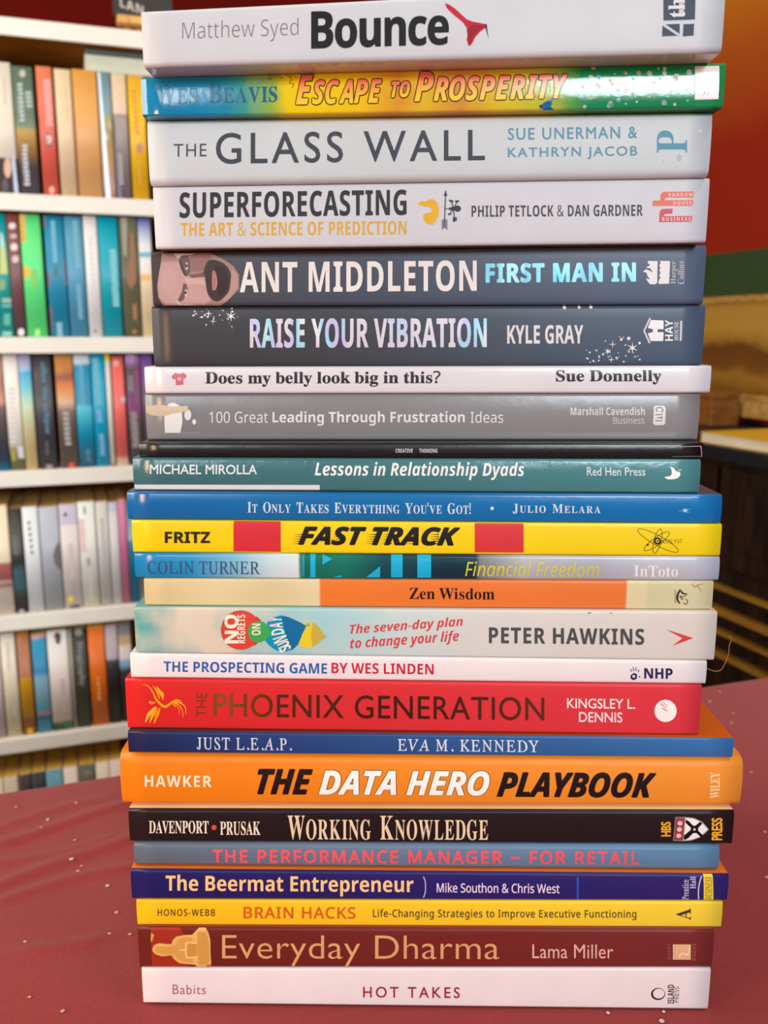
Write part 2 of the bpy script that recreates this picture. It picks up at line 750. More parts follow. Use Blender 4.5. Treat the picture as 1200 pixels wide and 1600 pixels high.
def shelf_book(row, px0, px1, py_top, stops, label, marks=(), group=None, depth=.15, rough=.42, interp='LINEAR', wob=0.0,
               texts=(), lean_fix=True, clouds=None, setback=SET, wscale=40, page_mat=None):
    """px0, px1: the spine's edges at the middle of its row; py_top: row of its top"""
    zb = tops[row + 1] + .0004
    pym = ROWMID[row]
    u0, u1 = shelf(px0, pym, setback)[0], shelf(px1, pym, setback)[0]
    zt = shelf((px0 + px1) / 2 - (pym - py_top) * .066, py_top, setback)[1]
    zt = min(zt, lowers[row] - .001)
    u0 += .0003
    u1 -= .0003
    w, h, uc = u1 - u0, zt - zb, (u0 + u1) / 2
    loc = shelf_xyz(uc, setback, zb)
    bk = thing('paperback_book', label, 'book', loc, RZ, group)
    t = min(.0006, w * .08)
    r = min(.0022, w * .25)
    # plan outline of the cover: (x, d)
    outer = [(-w / 2, depth), (-w / 2, r)]
    for k in range(1, 5):
        a = math.pi / 2 * k / 4
        outer.append((-w / 2 + r - r * math.cos(a), r - r * math.sin(a)))
    for k in range(0, 5):
        a = math.pi / 2 * k / 4
        outer.append((w / 2 - r + r * math.sin(a), r - r * math.cos(a)))
    outer.append((w / 2, depth))
    inner = [(w / 2 - t, depth), (w / 2 - t, t + r * .5), (-w / 2 + t, t + r * .5), (-w / 2 + t, depth)]
    prof = outer + inner
    n, no = len(prof), len(outer)
    verts = [(x, d, z) for z in (0, h) for x, d in prof]
    faces, fm, sm = [], [], []
    for i in range(n):
        j = (i + 1) % n
        faces.append((i, j, n + j, n + i))
        fm.append(0 if i < no - 1 else 1)
        sm.append(1 <= i < no - 2)
    # end caps
    for tri in tri_poly(prof):
        faces.append(tuple(tri))
        fm.append(1)
        sm.append(False)
        faces.append(tuple(n + q for q in tri))
        fm.append(1)
        sm.append(False)
    if isinstance(stops, tuple):
        mt = pm(stops, rough, .05, 40)
    else:
        mt = ramp_mat(stops, 'Z', interp, rough, wob, wscale, mottle=.08, clouds=clouds)
    link('cover', mesh_from('cover', verts, faces, [mt, pm((206, 178, 128), .8, .03)], fm, sm), bk)
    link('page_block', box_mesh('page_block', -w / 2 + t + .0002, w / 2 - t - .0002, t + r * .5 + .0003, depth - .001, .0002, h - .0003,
                                [page_mat or tan_pages]), bk)

    # printed marks, given where they are seen on the spine
    def P(px, py, lay):
        uu, zz = shelf(px, py, setback)
        return (max(-w / 2 + .0006, min(w / 2 - .0006, uu - uc)), -.00012 - lay * .00005, max(.0006, min(h - .0006, zz - zb)))
    for li, mk in enumerate(marks):
        nm, parts = mk
        vs, fs, mm, mats, idx = [], [], [], [], {}
        for lay, (rgb, pts) in enumerate(parts):
            if rgb not in idx:
                idx[rgb] = len(mats)
                mats.append(pm(rgb, rough, .04))
            off = len(vs)
            vs += [P(x, y, lay % 3 + li) for x, y in pts]
            for tri in tri_poly(pts):
                fs.append(tuple(off + q for q in tri))
                mm.append(idx[rgb])
        link(nm, mesh_from(nm, vs, fs, mats, mm), bk)
    for nm, body, font, x0, x1, y0, y1, rgb, kw in texts:
        # x0..x1 at the top end / bottom end of the lettering follow the lean of verticals in the picture
        kw = dict(kw)
        rot = kw.get('rot', -90)
        sp = text_splines(body, font, kw.get('track', 1.0), 0, 0, rot)
        vs2, fs2, _l = fill_splines(sp, 10, 10 * (y1 - y0) / max(1, x1 - x0), fat=kw.get('fat', 0), res=2)
        ua, _ = shelf(x0, (y0 + y1) / 2, setback)
        ub, _ = shelf(x1, (y0 + y1) / 2, setback)
        _, za = shelf((x0 + x1) / 2, y1, setback)
        _, zc = shelf((x0 + x1) / 2, y0, setback)
        H = 10 * (y1 - y0) / max(1, x1 - x0)
        vs = [(ua - uc + (ub - ua) * x / 10, -.0003, za - zb + (zc - za) * y / H) for x, y in vs2]
        link(nm, mesh_from(nm, vs, fs2, [pm(rgb, .5, .04)]), bk)
    return bk


def bars(x0, x1, y0, y1, n, rgb, slant=.066, gap=.35):
    """a column of letter-sized dashes (lettering too blurred to read)"""
    out = []
    rnd = random.Random(int(x0 * 7 + y0))
    for i in range(n):
        a = y0 + (y1 - y0) * i / n
        b = a + (y1 - y0) / n * (1 - gap)
        dx = (a - (y0 + y1) / 2) * slant
        sh = rnd.uniform(-.12, .12) * (x1 - x0)
        out.append((rgb, rect(x0 + dx + max(0, sh), a, x1 + dx + min(0, sh), b)))
    return out


ROWMID = [208, 431, 648, 877, 1072, 1215]
G1, G2, G3, G4, G5, G6 = ('books on the first shelf', 'books on the second shelf', 'books on the third shelf',
                          'books on the fourth shelf', 'books on the fifth shelf', 'books on the lowest shelf in view')

# first shelf
shelf_book(0, -6, 24, 97, [(0, (70, 62, 66)), (.27, (84, 72, 70)), (.285, (214, 204, 190)), (1, (216, 210, 192))],
           'cream book with a dark photo at its foot, leftmost on the first shelf', group=G1, interp='LINEAR', depth=.17,
           marks=[('cover_picture', [((205, 165, 140), circ(12, 262, 6, 16)), ((60, 50, 54), circ(8, 290, 5, 12)),
                                     ((178, 194, 216), [(18, 245), (23, 245), (29, 304), (23, 304)])]),
                  ('lettering', bars(5, 9, 120, 165, 7, (190, 180, 180)))])
shelf_book(0, 25, 57, 104, [(0, (70, 64, 74)), (.22, (84, 74, 78)), (.36, (150, 112, 50)), (.52, (176, 138, 48)), (.53, (110, 130, 104)),
                            (.62, (92, 112, 90)), (1, (88, 112, 98))],
           'dark green and gold thick book with pale lettering, beside the cream one', group=G1, wob=.05, depth=.18,
           marks=[('author_name', bars(29, 37, 130, 192, 9, (176, 190, 190))), ('title', bars(40, 50, 143, 170, 4, (168, 182, 178))),
                  ('subtitle', bars(36, 45, 226, 292, 10, (192, 196, 206))),
                  ('publisher_mark', [((176, 176, 160), circ(35, 115, 5, 6))])])
shelf_book(0, 62, 87, 104, [(0, (208, 84, 70)), (.45, (212, 92, 76)), (1, (226, 128, 92))],
           'coral red book with a dark diamond emblem on its spine, first shelf', group=G1,
           marks=[('title', bars(70, 81, 124, 198, 13, (226, 162, 158), gap=.25)),
                  ('emblem', [((96, 64, 84), [(75, 206), (84, 218), (76, 231), (68, 219)]), ((226, 190, 186), circ(76, 218, 5, 7)),
                              ((206, 110, 84), circ(74, 219, 2.5, 4))]),
                  ('publisher_mark', [((228, 160, 144), circ(81, 297, 4, 6))])])
shelf_book(0, 90, 116, 108, [(0, (214, 184, 152)), (1, (224, 204, 166))], 'plain cream book between the coral and the tan one, first shelf',
           group=G1, marks=[('title', bars(102, 106, 135, 190, 8, (206, 180, 146))), ('publisher_mark', [((160, 130, 96), circ(110, 300, 2, 3))])])
shelf_book(0, 117.5, 156, 109, [(0, (210, 160, 108)), (.6, (216, 160, 92)), (1, (216, 154, 74))],
           'wide tan orange book without lettering on the first shelf', group=G1, depth=.19,
           marks=[('cover_edge', [((188, 100, 44), [(109, 109), (111, 109), (126, 308), (121, 308)])])])
shelf_book(0, 157, 177, 112, [(0, (196, 120, 106)), (.1, (206, 180, 172)), (.3, (204, 164, 110)), (.5, (160, 140, 84)), (.66, (160, 160, 110)),
                              (.67, (134, 160, 170)), (1, (106, 140, 156))],
           'shiny book with a white stripe and mixed picture beside the tan orange one', group=G1, wob=.12, rough=.2,
           marks=[('cover_edge', [((206, 222, 234), [(151, 113), (156, 113), (173, 309), (166, 309)])])])
shelf_book(0, 178, 201, 115, [(0, (104, 86, 100)), (.2, (132, 120, 122)), (.66, (156, 144, 140)), (.67, (120, 108, 110)), (.69, (214, 190, 170)),
                              (1, (222, 200, 168))],
           'book cream above and mauve grey below, left of the yellow one', group=G1, wob=.03,
           marks=[('cover_edge', [((108, 108, 130), [(175, 185), (179, 185), (190, 310), (185, 310)])]),
                  ('lettering', bars(186, 192, 240, 290, 9, (168, 160, 156)))])
shelf_book(0, 203, 229, 118, [(0, (220, 168, 8)), (.8, (232, 182, 10)), (1, (220, 168, 50))],
           'bright yellow book on the first shelf beside the stack', group=G1, wob=.05,
           marks=[('title', bars(209, 215, 140, 212, 9, (196, 130, 16))), ('emblem', [((176, 120, 96), circ(218, 232, 5, 8))]),
                  ('lettering', bars(216, 220, 250, 290, 8, (200, 152, 50)))])


# two books lying flat on top of that row
def lying(px0, px1, pya, pyb, rgb, label, zb, group, depth=.16, hmax=1.0):
    u0, u1 = shelf(px0, (pya + pyb) / 2, .02)[0], shelf(px1, (pya + pyb) / 2, .02)[0]
    h = abs(shelf((px0 + px1) / 2, pya, .02)[1] - shelf((px0 + px1) / 2, pyb, .02)[1])
    h = min(h, hmax)
    w = u1 - u0
    bk = thing('paperback_book', label, 'book', shelf_xyz((u0 + u1) / 2, .02, zb), RZ, group)
    t, r = .0006, .002
    outer = [(depth, 0), (r, 0)] + [(r - r * math.sin(math.pi / 2 * k / 4), r - r * math.cos(math.pi / 2 * k / 4)) for k in range(1, 5)]
    outer += [(r - r * math.cos(math.pi / 2 * k / 4), h - r + r * math.sin(math.pi / 2 * k / 4)) for k in range(0, 5)] + [(depth, h)]
    inner = [(depth, h - t), (t + r / 2, h - t), (t + r / 2, t), (depth, t)]
    prof = outer + inner
    n, no = len(prof), len(outer)
    vs = [(x, d, z) for x in (-w / 2, w / 2) for d, z in prof]
    fs, fm = [], []
    for i in range(n):
        j = (i + 1) % n
        fs.append((i, j, n + j, n + i))
        fm.append(0 if i < no - 1 else 1)
    for tri in tri_poly(prof):
        fs += [tuple(tri), tuple(n + q for q in tri)]
        fm += [1, 1]
    link('cover', mesh_from('cover', vs, fs, [pm(rgb, .45, .08, 30), pm((228, 222, 208), .8, .03)], fm), bk)
    link('page_block', box_mesh('page_block', -w / 2 + .0003, w / 2 - .0003, .0025, depth - .001, t + .0002, h - t - .0002, [paper_mat()]), bk)
    return bk, h


_ztop = max(shelf(px - 6, py, SET)[1] for px, py in ((167, 112), (190, 115), (216, 118)))
_ztop = max(_ztop, shelf(136 - 6, 109, SET)[1]) + .0006
bk, _h = lying(133, 248, 86, 113, (196, 200, 178), 'pale green grey book lying flat across the books of the first shelf', _ztop,
               'books lying flat on the first shelf')
_d = lowers[0] - (_ztop + _h + .0005)
if _d > .006:
    lying(134, 246, 72, 85.5, (62, 74, 62), 'dark green book lying flat on the pale one, close under the top board', _ztop + _h + .0005,
          'books lying flat on the first shelf', hmax=_d - .001)

# second shelf
shelf_book(1, -14, 15.6, 333, [(0, (20, 150, 148)), (1, (10, 148, 150))], 'teal book with pale pictures, leftmost on the second shelf', group=G2,
           depth=.17, marks=[('cover_picture', [((168, 210, 206), [(0, 362), (4, 366), (8, 386), (0, 386)]),
                                               ((196, 204, 112), [(0, 386), (8, 387), (12, 428), (0, 428)]),
                                               ((120, 160, 110), circ(3, 445, 6, 9)), ((148, 170, 150), rect(3, 466, 18, 473)),
                                               ((100, 178, 168), rect(3, 476, 18, 480)), ((72, 172, 150), rect(6, 490, 16, 508)),
                                               ((120, 190, 184), rect(4, 518, 18, 525))])])
shelf_book(1, 16, 35.5, 334, [(0, (66, 58, 64)), (.2, (104, 72, 78)), (.6, (118, 72, 72)), (1, (136, 74, 66))],
           'maroon book with white round emblems between teal and green ones', group=G2,
           marks=[('emblem', [((226, 214, 214), circ(19, 353, 5.5, 5)), ((196, 174, 174), circ(21, 369, 5.5, 3.6)), ((222, 208, 210), circ(22, 386, 5.5, 6)),
                              ((206, 190, 192), circ(24, 405, 5.5, 6)), ((220, 214, 220), circ(33, 519, 5, 6))])])
shelf_book(1, 36.5, 69, 335, [(0, (88, 222, 126)), (1, (92, 220, 128))], 'bright green book with small orange marks on the second shelf', group=G2, depth=.17,
           marks=[('cover_picture', [((222, 158, 40), [(30, 335), (39, 335), (40, 378), (34, 379)]), ((226, 180, 34), [(36, 415), (44, 417), (48, 426), (44, 434), (37, 436)]),
                                     ((120, 196, 84), rect(49, 420, 57, 449)), ((150, 236, 120), rect(55, 514, 62, 525))])])
shelf_book(1, 73.5, 104, 337, [(0, (26, 134, 172)), (1, (30, 132, 170))], 'blue book with red marks along its edge on the second shelf', group=G2, depth=.18,
           marks=[('cover_picture', [((150, 62, 70), [(63, 334), (69, 334), (71, 357), (65, 357)]), ((150, 70, 84), [(70, 426), (76, 426), (78, 446), (71, 446)]),
                                     ((150, 70, 84), [(74, 478), (80, 478), (82, 520), (77, 520)]), ((126, 80, 104), [(99, 405), (103, 405), (106, 445), (102, 445)])]),
                  ('title', bars(81, 88, 345, 411, 11, (110, 182, 206), gap=.2)), ('author_name', bars(89, 98, 504, 526, 4, (130, 184, 208), gap=.2)),
                  ('emblem', [((58, 110, 120), rect(84, 416, 91, 433))])])
shelf_book(1, 105, 133, 338, [(0, (66, 140, 178)), (1, (86, 154, 184))], 'lighter grey blue book left of the white one on the second shelf', group=G2,
           marks=[('title', bars(116, 123, 345, 420, 12, (116, 176, 200), gap=.3)), ('author_name', bars(121, 128, 444, 500, 10, (112, 168, 198), gap=.3))])
shelf_book(1, 134.5, 156, 337, [(0, (220, 222, 226)), (.6, (222, 222, 222)), (1, (232, 228, 224))], 'white book between two blue ones on the second shelf', group=G2,
           marks=[('title', bars(141, 146, 370, 450, 10, (214, 204, 206))), ('publisher_mark', [((176, 96, 104), circ(149, 518, 2, 3))])])
shelf_book(1, 157, 188, 338, (4, 158, 180), 'wide turquoise book with pale lettering near the right of the second shelf', group=G2, depth=.17,
           marks=[('title', bars(174, 184, 390, 480, 14, (126, 198, 206), gap=.22, slant=.06))])
shelf_book(1, 190, 218, 338, [(0, (88, 92, 66)), (.2, (106, 106, 80)), (.45, (90, 86, 62)), (.8, (96, 92, 68)), (1, (124, 122, 104))],
           'dark olive book with rust brown pattern, second shelf', group=G2, wob=.15,
           marks=[('cover_picture', [((150, 92, 44), [(203, 364), (208, 364), (212, 440), (205, 452), (199, 440), (201, 410), (204, 405)]),
                                     ((160, 100, 56), [(207, 476), (213, 474), (214, 500), (209, 500)]), ((160, 104, 50), circ(210, 518, 3, 4)),
                                     ((150, 146, 130), [(189, 340), (198, 340), (198, 400), (193, 400)])])])
shelf_book(1, 219, 239, 340, [(0, (232, 208, 166)), (.46, (228, 206, 170)), (.5, (222, 212, 200)), (.66, (216, 216, 214)), (.78, (212, 216, 224)), (1, (88, 112, 186))],
           'slim book fading from blue to cream beside the stack, second shelf', group=G2,
           marks=[('cover_picture', [((110, 176, 200), rect(218, 394, 236, 402)), ((226, 176, 96), rect(219, 429, 237, 438))])])

# third shelf
shelf_book(2, -16, 9.5, 552, [(0, (20, 120, 170)), (.1, (40, 60, 90)), (.3, (82, 74, 80)), (.55, (104, 84, 84)), (.6, (200, 140, 110)), (.75, (160, 110, 106)), (1, (206, 164, 132))],
           'dusky pink and grey book at the left edge of the third shelf', group=G3, depth=.16)
shelf_book(2, 10.5, 34, 554, [(0, (106, 112, 84)), (.1, (110, 112, 80)), (.17, (176, 160, 110)), (.22, (222, 216, 206)), (1, (230, 224, 218))],
           'white book with a grassy picture at its foot, third shelf', group=G3, wob=.04,
           texts=[], marks=[('title', bars(14, 26, 606, 696, 12, (206, 204, 204), gap=.55)), ('cover_picture', [((150, 150, 60), [(16, 698), (22, 698), (26, 720), (19, 720)]),
                            ((200, 196, 204), [(27, 697), (36, 697), (38, 716), (29, 716)])])])
shelf_book(2, 34.5, 54, 554, [(0, (214, 186, 128)), (.25, (208, 190, 138)), (.55, (188, 206, 172)), (.68, (120, 190, 196)), (.84, (66, 160, 204)), (.87, (150, 186, 214)), (.92, (172, 170, 202)), (1, (170, 168, 196))],
           'slim book passing from lilac sky to sand colour, third shelf', group=G3, wob=.03)
shelf_book(2, 56, 85, 555, [(0, (64, 60, 66)), (1, (70, 66, 74))], 'dark grey book with blue lower case lettering, third shelf', group=G3, depth=.18,
           texts=[('title', 'after the eclipse', 'serifb', 65, 76, 566, 678, (84, 148, 172), {})],
           marks=[('author_name', bars(71, 76, 690, 712, 5, (96, 90, 96))), ('publisher_mark', [((140, 136, 140), rect(72, 726, 82, 732))])])
shelf_book(2, 90.5, 119, 554, [(0, (94, 80, 72)), (.35, (98, 84, 80)), (.5, (120, 96, 88)), (.58, (196, 160, 130)), (.66, (206, 140, 76)), (.75, (190, 110, 62)), (.8, (136, 78, 64)), (.86, (186, 118, 60)), (1, (204, 146, 80))],
           'brown book with a glowing orange sky at its top, third shelf', group=G3, wob=.06,
           marks=[('cover_edge', [((178, 140, 96), [(79, 556), (85, 556), (98, 736), (92, 736)])]), ('author_name', bars(100, 110, 644, 698, 7, (176, 168, 168))),
                  ('publisher_mark', [((196, 78, 62), circ(112, 727, 5, 5))])])
shelf_book(2, 120, 145.5, 554, [(0, (50, 100, 126)), (.1, (30, 120, 156)), (.3, (10, 150, 190)), (.5, (70, 184, 208)), (.55, (70, 180, 206)), (.56, (10, 130, 168)), (.9, (20, 136, 176)), (.93, (200, 216, 222)), (1, (206, 220, 226))],
           'turquoise book with a white band at its top, third shelf', group=G3, wob=.03,
           marks=[('title', bars(124, 132, 572, 634, 12, (96, 168, 192), gap=.3)), ('author_name', bars(135, 141, 702, 722, 4, (84, 130, 150)))])
shelf_book(2, 146.5, 167.5, 553, (4, 156, 198), 'sky blue book with two pale words, third shelf', group=G3,
           marks=[('title', bars(147, 156, 560, 634, 10, (110, 180, 194), gap=.15)), ('author_name', bars(152, 159, 640, 660, 5, (130, 170, 216), gap=.2)),
                  ('publisher_name', bars(156, 163, 678, 712, 7, (120, 166, 216), gap=.2)),
                  ('publisher_mark', [((14, 100, 140), rect(158, 718, 166, 725))])])
shelf_book(2, 168.5, 177, 553, [(0, (150, 146, 110)), (.05, (208, 204, 190)), (.93, (212, 208, 200)), (.95, (226, 208, 40)), (1, (230, 210, 30))], 'very thin off white book with a yellow top, third shelf', group=G3)
shelf_book(2, 178.5, 197.5, 556, [(0, (236, 206, 190)), (.06, (232, 196, 182)), (.09, (222, 100, 94)), (.9, (220, 98, 92)), (1, (206, 92, 84))],
           'salmon red book on the third shelf near the stack', group=G3, marks=[('emblem', [((236, 160, 150), circ(181, 568, 5, 5))]),
                                                                              ('sticker', [((196, 190, 186), circ(193, 624, 3.4, 5))])])
shelf_book(2, 200, 223, 553, [(0, (84, 74, 80)), (.4, (86, 78, 84)), (.5, (118, 58, 106)), (.7, (90, 66, 88)), (.86, (84, 70, 82)), (.93, (146, 108, 156)), (1, (120, 92, 132))],
           'dark purple book with silvery lettering, third shelf', group=G3, wob=.12,
           marks=[('cover_picture', [((136, 52, 112), [(209, 577), (217, 577), (219, 606), (213, 606)]), ((122, 58, 116), [(201, 614), (211, 614), (213, 638), (203, 638)]),
                                     ((168, 120, 172), circ(204, 560, 8, 8))]),
                  ('title', bars(205, 216, 644, 700, 12, (156, 146, 146), gap=.3)), ('author_name', bars(200, 209, 588, 612, 5, (140, 126, 132)))])
shelf_book(2, 224, 242, 554, [(0, (90, 78, 88)), (.6, (90, 74, 92)), (.8, (110, 76, 140)), (1, (112, 78, 150))], 'violet book at the right end of the third shelf behind the stack', group=G3)

# fourth shelf
shelf_book(3, -14, 17.8, 790, [(0, (214, 204, 192)), (.24, (212, 196, 186)), (.27, (160, 96, 96)), (.3, (206, 186, 176)), (.33, (158, 88, 88)), (.47, (168, 100, 98)), (.49, (222, 208, 180)), (1, (226, 214, 184))],
           'cream book with dark red stripes at the left edge of the fourth shelf', group=G4, wob=.02, wscale=90)
shelf_book(3, 19, 38, 794, [(0, (40, 38, 40)), (.15, (60, 56, 60)), (.25, (70, 110, 118)), (.4, (66, 100, 108)), (.5, (30, 34, 32)), (.75, (70, 66, 60)), (1, (24, 34, 34))],
           'black book with a teal patch, fourth shelf', group=G4, wob=.1, marks=[('title', bars(19, 29, 838, 868, 6, (120, 114, 104))), ('publisher_mark', [((170, 160, 158), circ(34, 957, 5, 5))])])
shelf_book(3, 39.5, 64.5, 792, [(0, (210, 212, 216)), (1, (216, 222, 224))], 'white book with a column of dark dots, fourth shelf', group=G4, depth=.17,
           marks=[('title', [((92, 96, 104), circ(45 + i * 1.0, 817 + i * 9.2, 2.4, 2.6)) for i in range(6)]), ('author_name', bars(53, 58, 914, 940, 6, (176, 178, 190))),
                  ('publisher_mark', [((70, 80, 80), circ(59, 957, 3, 3.4))])])
shelf_book(3, 65.5, 96, 792, [(0, (162, 166, 172)), (.6, (162, 168, 178)), (1, (178, 184, 196))], 'blue grey book with a dark half circle on its spine, fourth shelf', group=G4, depth=.17,
           marks=[('cover_picture', [((104, 104, 106), [(90, 848), (86, 856), (83, 868), (85, 880), (90, 888), (95.4, 891), (94, 866), (92, 849)])])])
shelf_book(3, 97, 125.5, 788, [(0, (208, 198, 196)), (.8, (214, 204, 200)), (.815, (182, 174, 194)), (1, (196, 188, 206))], 'pinkish cream book with a yellow dot, lilac at its top, fourth shelf', group=G4,
           interp='LINEAR', marks=[('sticker', [((224, 200, 20), circ(110.5, 936, 4.6, 4.8))]), ('emblem', [((86, 84, 92), circ(102, 804, 3, 3)), ((70, 70, 74), [(107, 950), (113, 946), (124, 944), (125, 952), (117, 956)])]),
                                   ('title', bars(108, 115, 850, 905, 8, (202, 188, 190)))])
shelf_book(3, 126, 153, 784, [(0, (224, 214, 196)), (.2, (216, 214, 206)), (1, (222, 228, 222))], 'white book with a pale pink script title, fourth shelf', group=G4,
           marks=[('title', bars(124, 134, 812, 864, 9, (228, 166, 168), gap=.45)), ('author_name', bars(138, 146, 886, 940, 10, (196, 200, 196), gap=.5)),
                  ('emblem', [((120, 136, 136), [(130, 791), (133, 791), (134, 804), (131, 803)]), ((116, 134, 134), [(136, 872), (140, 872), (140, 884), (137, 883)])])])
shelf_book(3, 154, 173, 784, [(0, (194, 190, 188)), (.5, (190, 190, 192)), (1, (206, 202, 194))], 'plain light grey book right of the pink script title, fourth shelf', group=G4,
           marks=[('title', bars(159, 164, 810, 880, 10, (184, 180, 178)))])
shelf_book(3, 173.5, 188.5, 785, [(0, (206, 202, 202)), (.9, (204, 202, 206)), (.92, (178, 182, 200)), (1, (186, 188, 206))], 'slim pale lilac grey book left of the pink one, fourth shelf', group=G4)
shelf_book(3, 189, 201.5, 781, [(0, (190, 112, 140)), (.6, (186, 96, 138)), (1, (206, 130, 164))], 'slim rose pink book on the fourth shelf', group=G4)
shelf_book(3, 202, 217, 784, [(0, (0, 108, 140)), (.6, (20, 120, 150)), (.65, (140, 172, 184)), (1, (20, 110, 150))], 'blue book on the fourth shelf right beside the stack', group=G4, wob=.1)

# fifth shelf
shelf_book(4, -18, 4, 990, [(0, (194, 174, 182)), (.5, (206, 194, 190)), (1, (214, 204, 198))], 'pinkish white book at the left edge of the fifth shelf', group=G5)
shelf_book(4, 5.5, 29, 989, [(0, (222, 208, 172)), (1, (222, 212, 200))], 'ivory book with faint grey lettering, left end of the fifth shelf', group=G5, depth=.16,
           marks=[('title', bars(11, 15, 1004, 1050, 8, (200, 190, 180))), ('author_name', bars(20, 25, 1086, 1120, 6, (190, 184, 164)))])
shelf_book(4, 31, 51.5, 988, [(0, (156, 96, 36)), (.17, (164, 104, 40)), (.18, (186, 130, 22)), (.56, (196, 142, 20)), (.57, (176, 116, 84)), (.95, (170, 108, 66)), (1, (180, 118, 60))],
           'brown book with a golden lower half, fifth shelf', group=G5, marks=[('title', bars(27, 36, 996, 1056, 10, (196, 140, 112))), ('publisher_mark', [((214, 160, 30), circ(47, 1142, 5, 5.5))])])
shelf_book(4, 54, 77, 990, [(0, (70, 160, 188)), (.12, (70, 150, 184)), (.16, (40, 110, 160)), (.18, (196, 160, 160)), (.2, (190, 150, 150)), (.22, (90, 170, 194)), (.4, (130, 168, 190)), (.55, (120, 170, 196)), (.62, (10, 120, 170)), (.94, (20, 146, 186)), (.96, (206, 160, 150)), (1, (190, 150, 120))],
           'blue book with cloudy patches, fifth shelf', group=G5, wob=.08)
shelf_book(4, 78.5, 110.5, 985, [(0, (60, 84, 60)), (.06, (70, 92, 66)), (.1, (216, 206, 190)), (.6, (220, 212, 206)), (1, (216, 222, 222))],
           'wide white book with an acorn brown emblem and green leaves at its foot, fifth shelf', group=G5, wob=.06, depth=.18,
           marks=[('emblem', [((110, 74, 52), [(83, 994), (88, 987), (95, 990), (95, 998), (93, 1007), (87, 1005), (86, 997)])]),
                  ('title', bars(96, 103, 1062, 1112, 9, (176, 168, 170), gap=.4)),
                  ('cover_picture', [((56, 100, 66), circ(107, 1133, 8, 7)), ((64, 88, 66), [(87, 1126), (97, 1140), (110, 1142), (108, 1149), (92, 1149)])])])
shelf_book(4, 111.5, 117.5, 984, (158, 148, 134), 'very thin grey beige book beside the black one, fifth shelf', group=G5)
shelf_book(4, 118.5, 139.5, 982, [(0, (64, 70, 50)), (.55, (62, 64, 50)), (.7, (52, 50, 48)), (1, (42, 42, 44))], 'black and olive book with a grey title and a silver disc, fifth shelf', group=G5,
           texts=[('title', 'Biography', 'serifb', 121, 131, 1002, 1072, (164, 160, 156), {})],
           marks=[('emblem', [((150, 146, 146), circ(122.5, 988, 6, 6))])])
shelf_book(4, 142, 168, 977, [(0, (214, 108, 16)), (.95, (222, 106, 10)), (1, (226, 150, 50))], 'orange book on the fifth shelf', group=G5,
           marks=[('author_name', bars(152, 157, 1058, 1096, 5, (232, 160, 92)))])
shelf_book(4, 169, 188, 976, [(0, (36, 32, 34)), (.55, (44, 38, 42)), (.64, (60, 52, 58)), (.66, (172, 160, 166)), (1, (176, 166, 172))],
           'book lilac above and black below, right of the orange one', group=G5, wob=.03)
shelf_book(4, 189, 209, 974, [(0, (34, 30, 32)), (.4, (60, 46, 44)), (.52, (50, 50, 60)), (.58, (120, 160, 196)), (.63, (130, 166, 198)), (.65, (204, 192, 188)), (.77, (200, 188, 180)), (.79, (176, 148, 100)), (.86, (160, 140, 106)), (.9, (110, 110, 116)), (1, (120, 116, 114))],
           'book with bands of grey, tan, white and blue beside the stack, fifth shelf', group=G5, wob=.03)

# lowest shelf in view: only the tops of the books show above the table
for a, b, rgb, lb in ((-8, 4.5, (206, 190, 160), 'buff book at the left edge of the lowest shelf in view'),
                      (5, 28, (190, 176, 150), 'beige book left of the black ones on the lowest shelf in view'),
                      (29, 48.5, (44, 26, 26), 'brownish black book on the lowest shelf in view'),
                      (49.5, 71, (24, 32, 34), 'green black book left of the teal one on the lowest shelf in view'),
                      (72, 98.5, (86, 150, 166), 'teal blue book on the lowest shelf in view'),
                      (99.5, 122.5, (220, 206, 190), 'white book right of the teal one on the lowest shelf in view'),
                      (123.5, 149.5, (86, 86, 74), 'dark grey green book with a pale emblem on the lowest shelf in view'),
                      (150.5, 172, (222, 206, 186), 'ivory book right of the grey green one on the lowest shelf in view'),
                      (172.5, 192, (220, 204, 196), 'pinkish ivory book nearest the stack on the lowest shelf in view')):
    mk = [('emblem', [((150, 146, 130), circ(136, 1208, 6, 5))])] if a == 123.5 else []
    yt = 1216 - (a + b) / 2 * .16
    shelf_book(5, a, b, yt, rgb, lb, group=G6, depth=.125, marks=mk, page_mat=warm_lit_pages)

# small easel with a slate on top of the bookcase
zt = tops[0] + .0005
ea = thing('mini_easel', 'small pale wooden easel standing on top of the white bookcase', 'easel', shelf_xyz(shelf(207, 45, .03)[0], .05, zt), RZ)
pine = wood_mat((196, 146, 76), (222, 178, 104), 8, .5, (12, 12, 2))
_u = shelf(207, 45, .03)[0]


def easel_pt(px, py, k):
    u, z = shelf(px, py, k)
    return (u - _u, k - .05, z - zt)


zl0, zl1 = easel_pt(206, 38, .03)[2], easel_pt(206, 25, .03)[2]
xa = easel_pt(183, 30, .03)[0]
link('ledge', box_mesh('ledge', xa, xa + .085, -.024, .0, zl0, zl1, [pine], .002), ea)
for xx in (easel_pt(201.5, 45, .03)[0], easel_pt(201.5, 45, .03)[0] + .052):
    link('leg', box_mesh('leg', xx - .0055, xx + .0055, .001, .011, 0, .115, [pine], .0015), ea)
link('leg', tube_mesh('leg', [(xa + .04, .052, .003), (xa + .04, .014, .108)], .005, [pine]), ea)
link('top_clip', box_mesh('top_clip', xa + .028, xa + .056, .0115, .02, .098, .113, [pine], .0015), ea)
sl = thing('slate_sign', 'little dark slate with white capitals propped on the small easel', 'sign', shelf_xyz(_u + xa + .042, .033, zt + zl1 + .0004), RZ)
link('slate', box_mesh('slate', -.047, .047, .0, .012, 0, .062, [pm((34, 30, 24), .6, .15, 40)], .0015), sl)
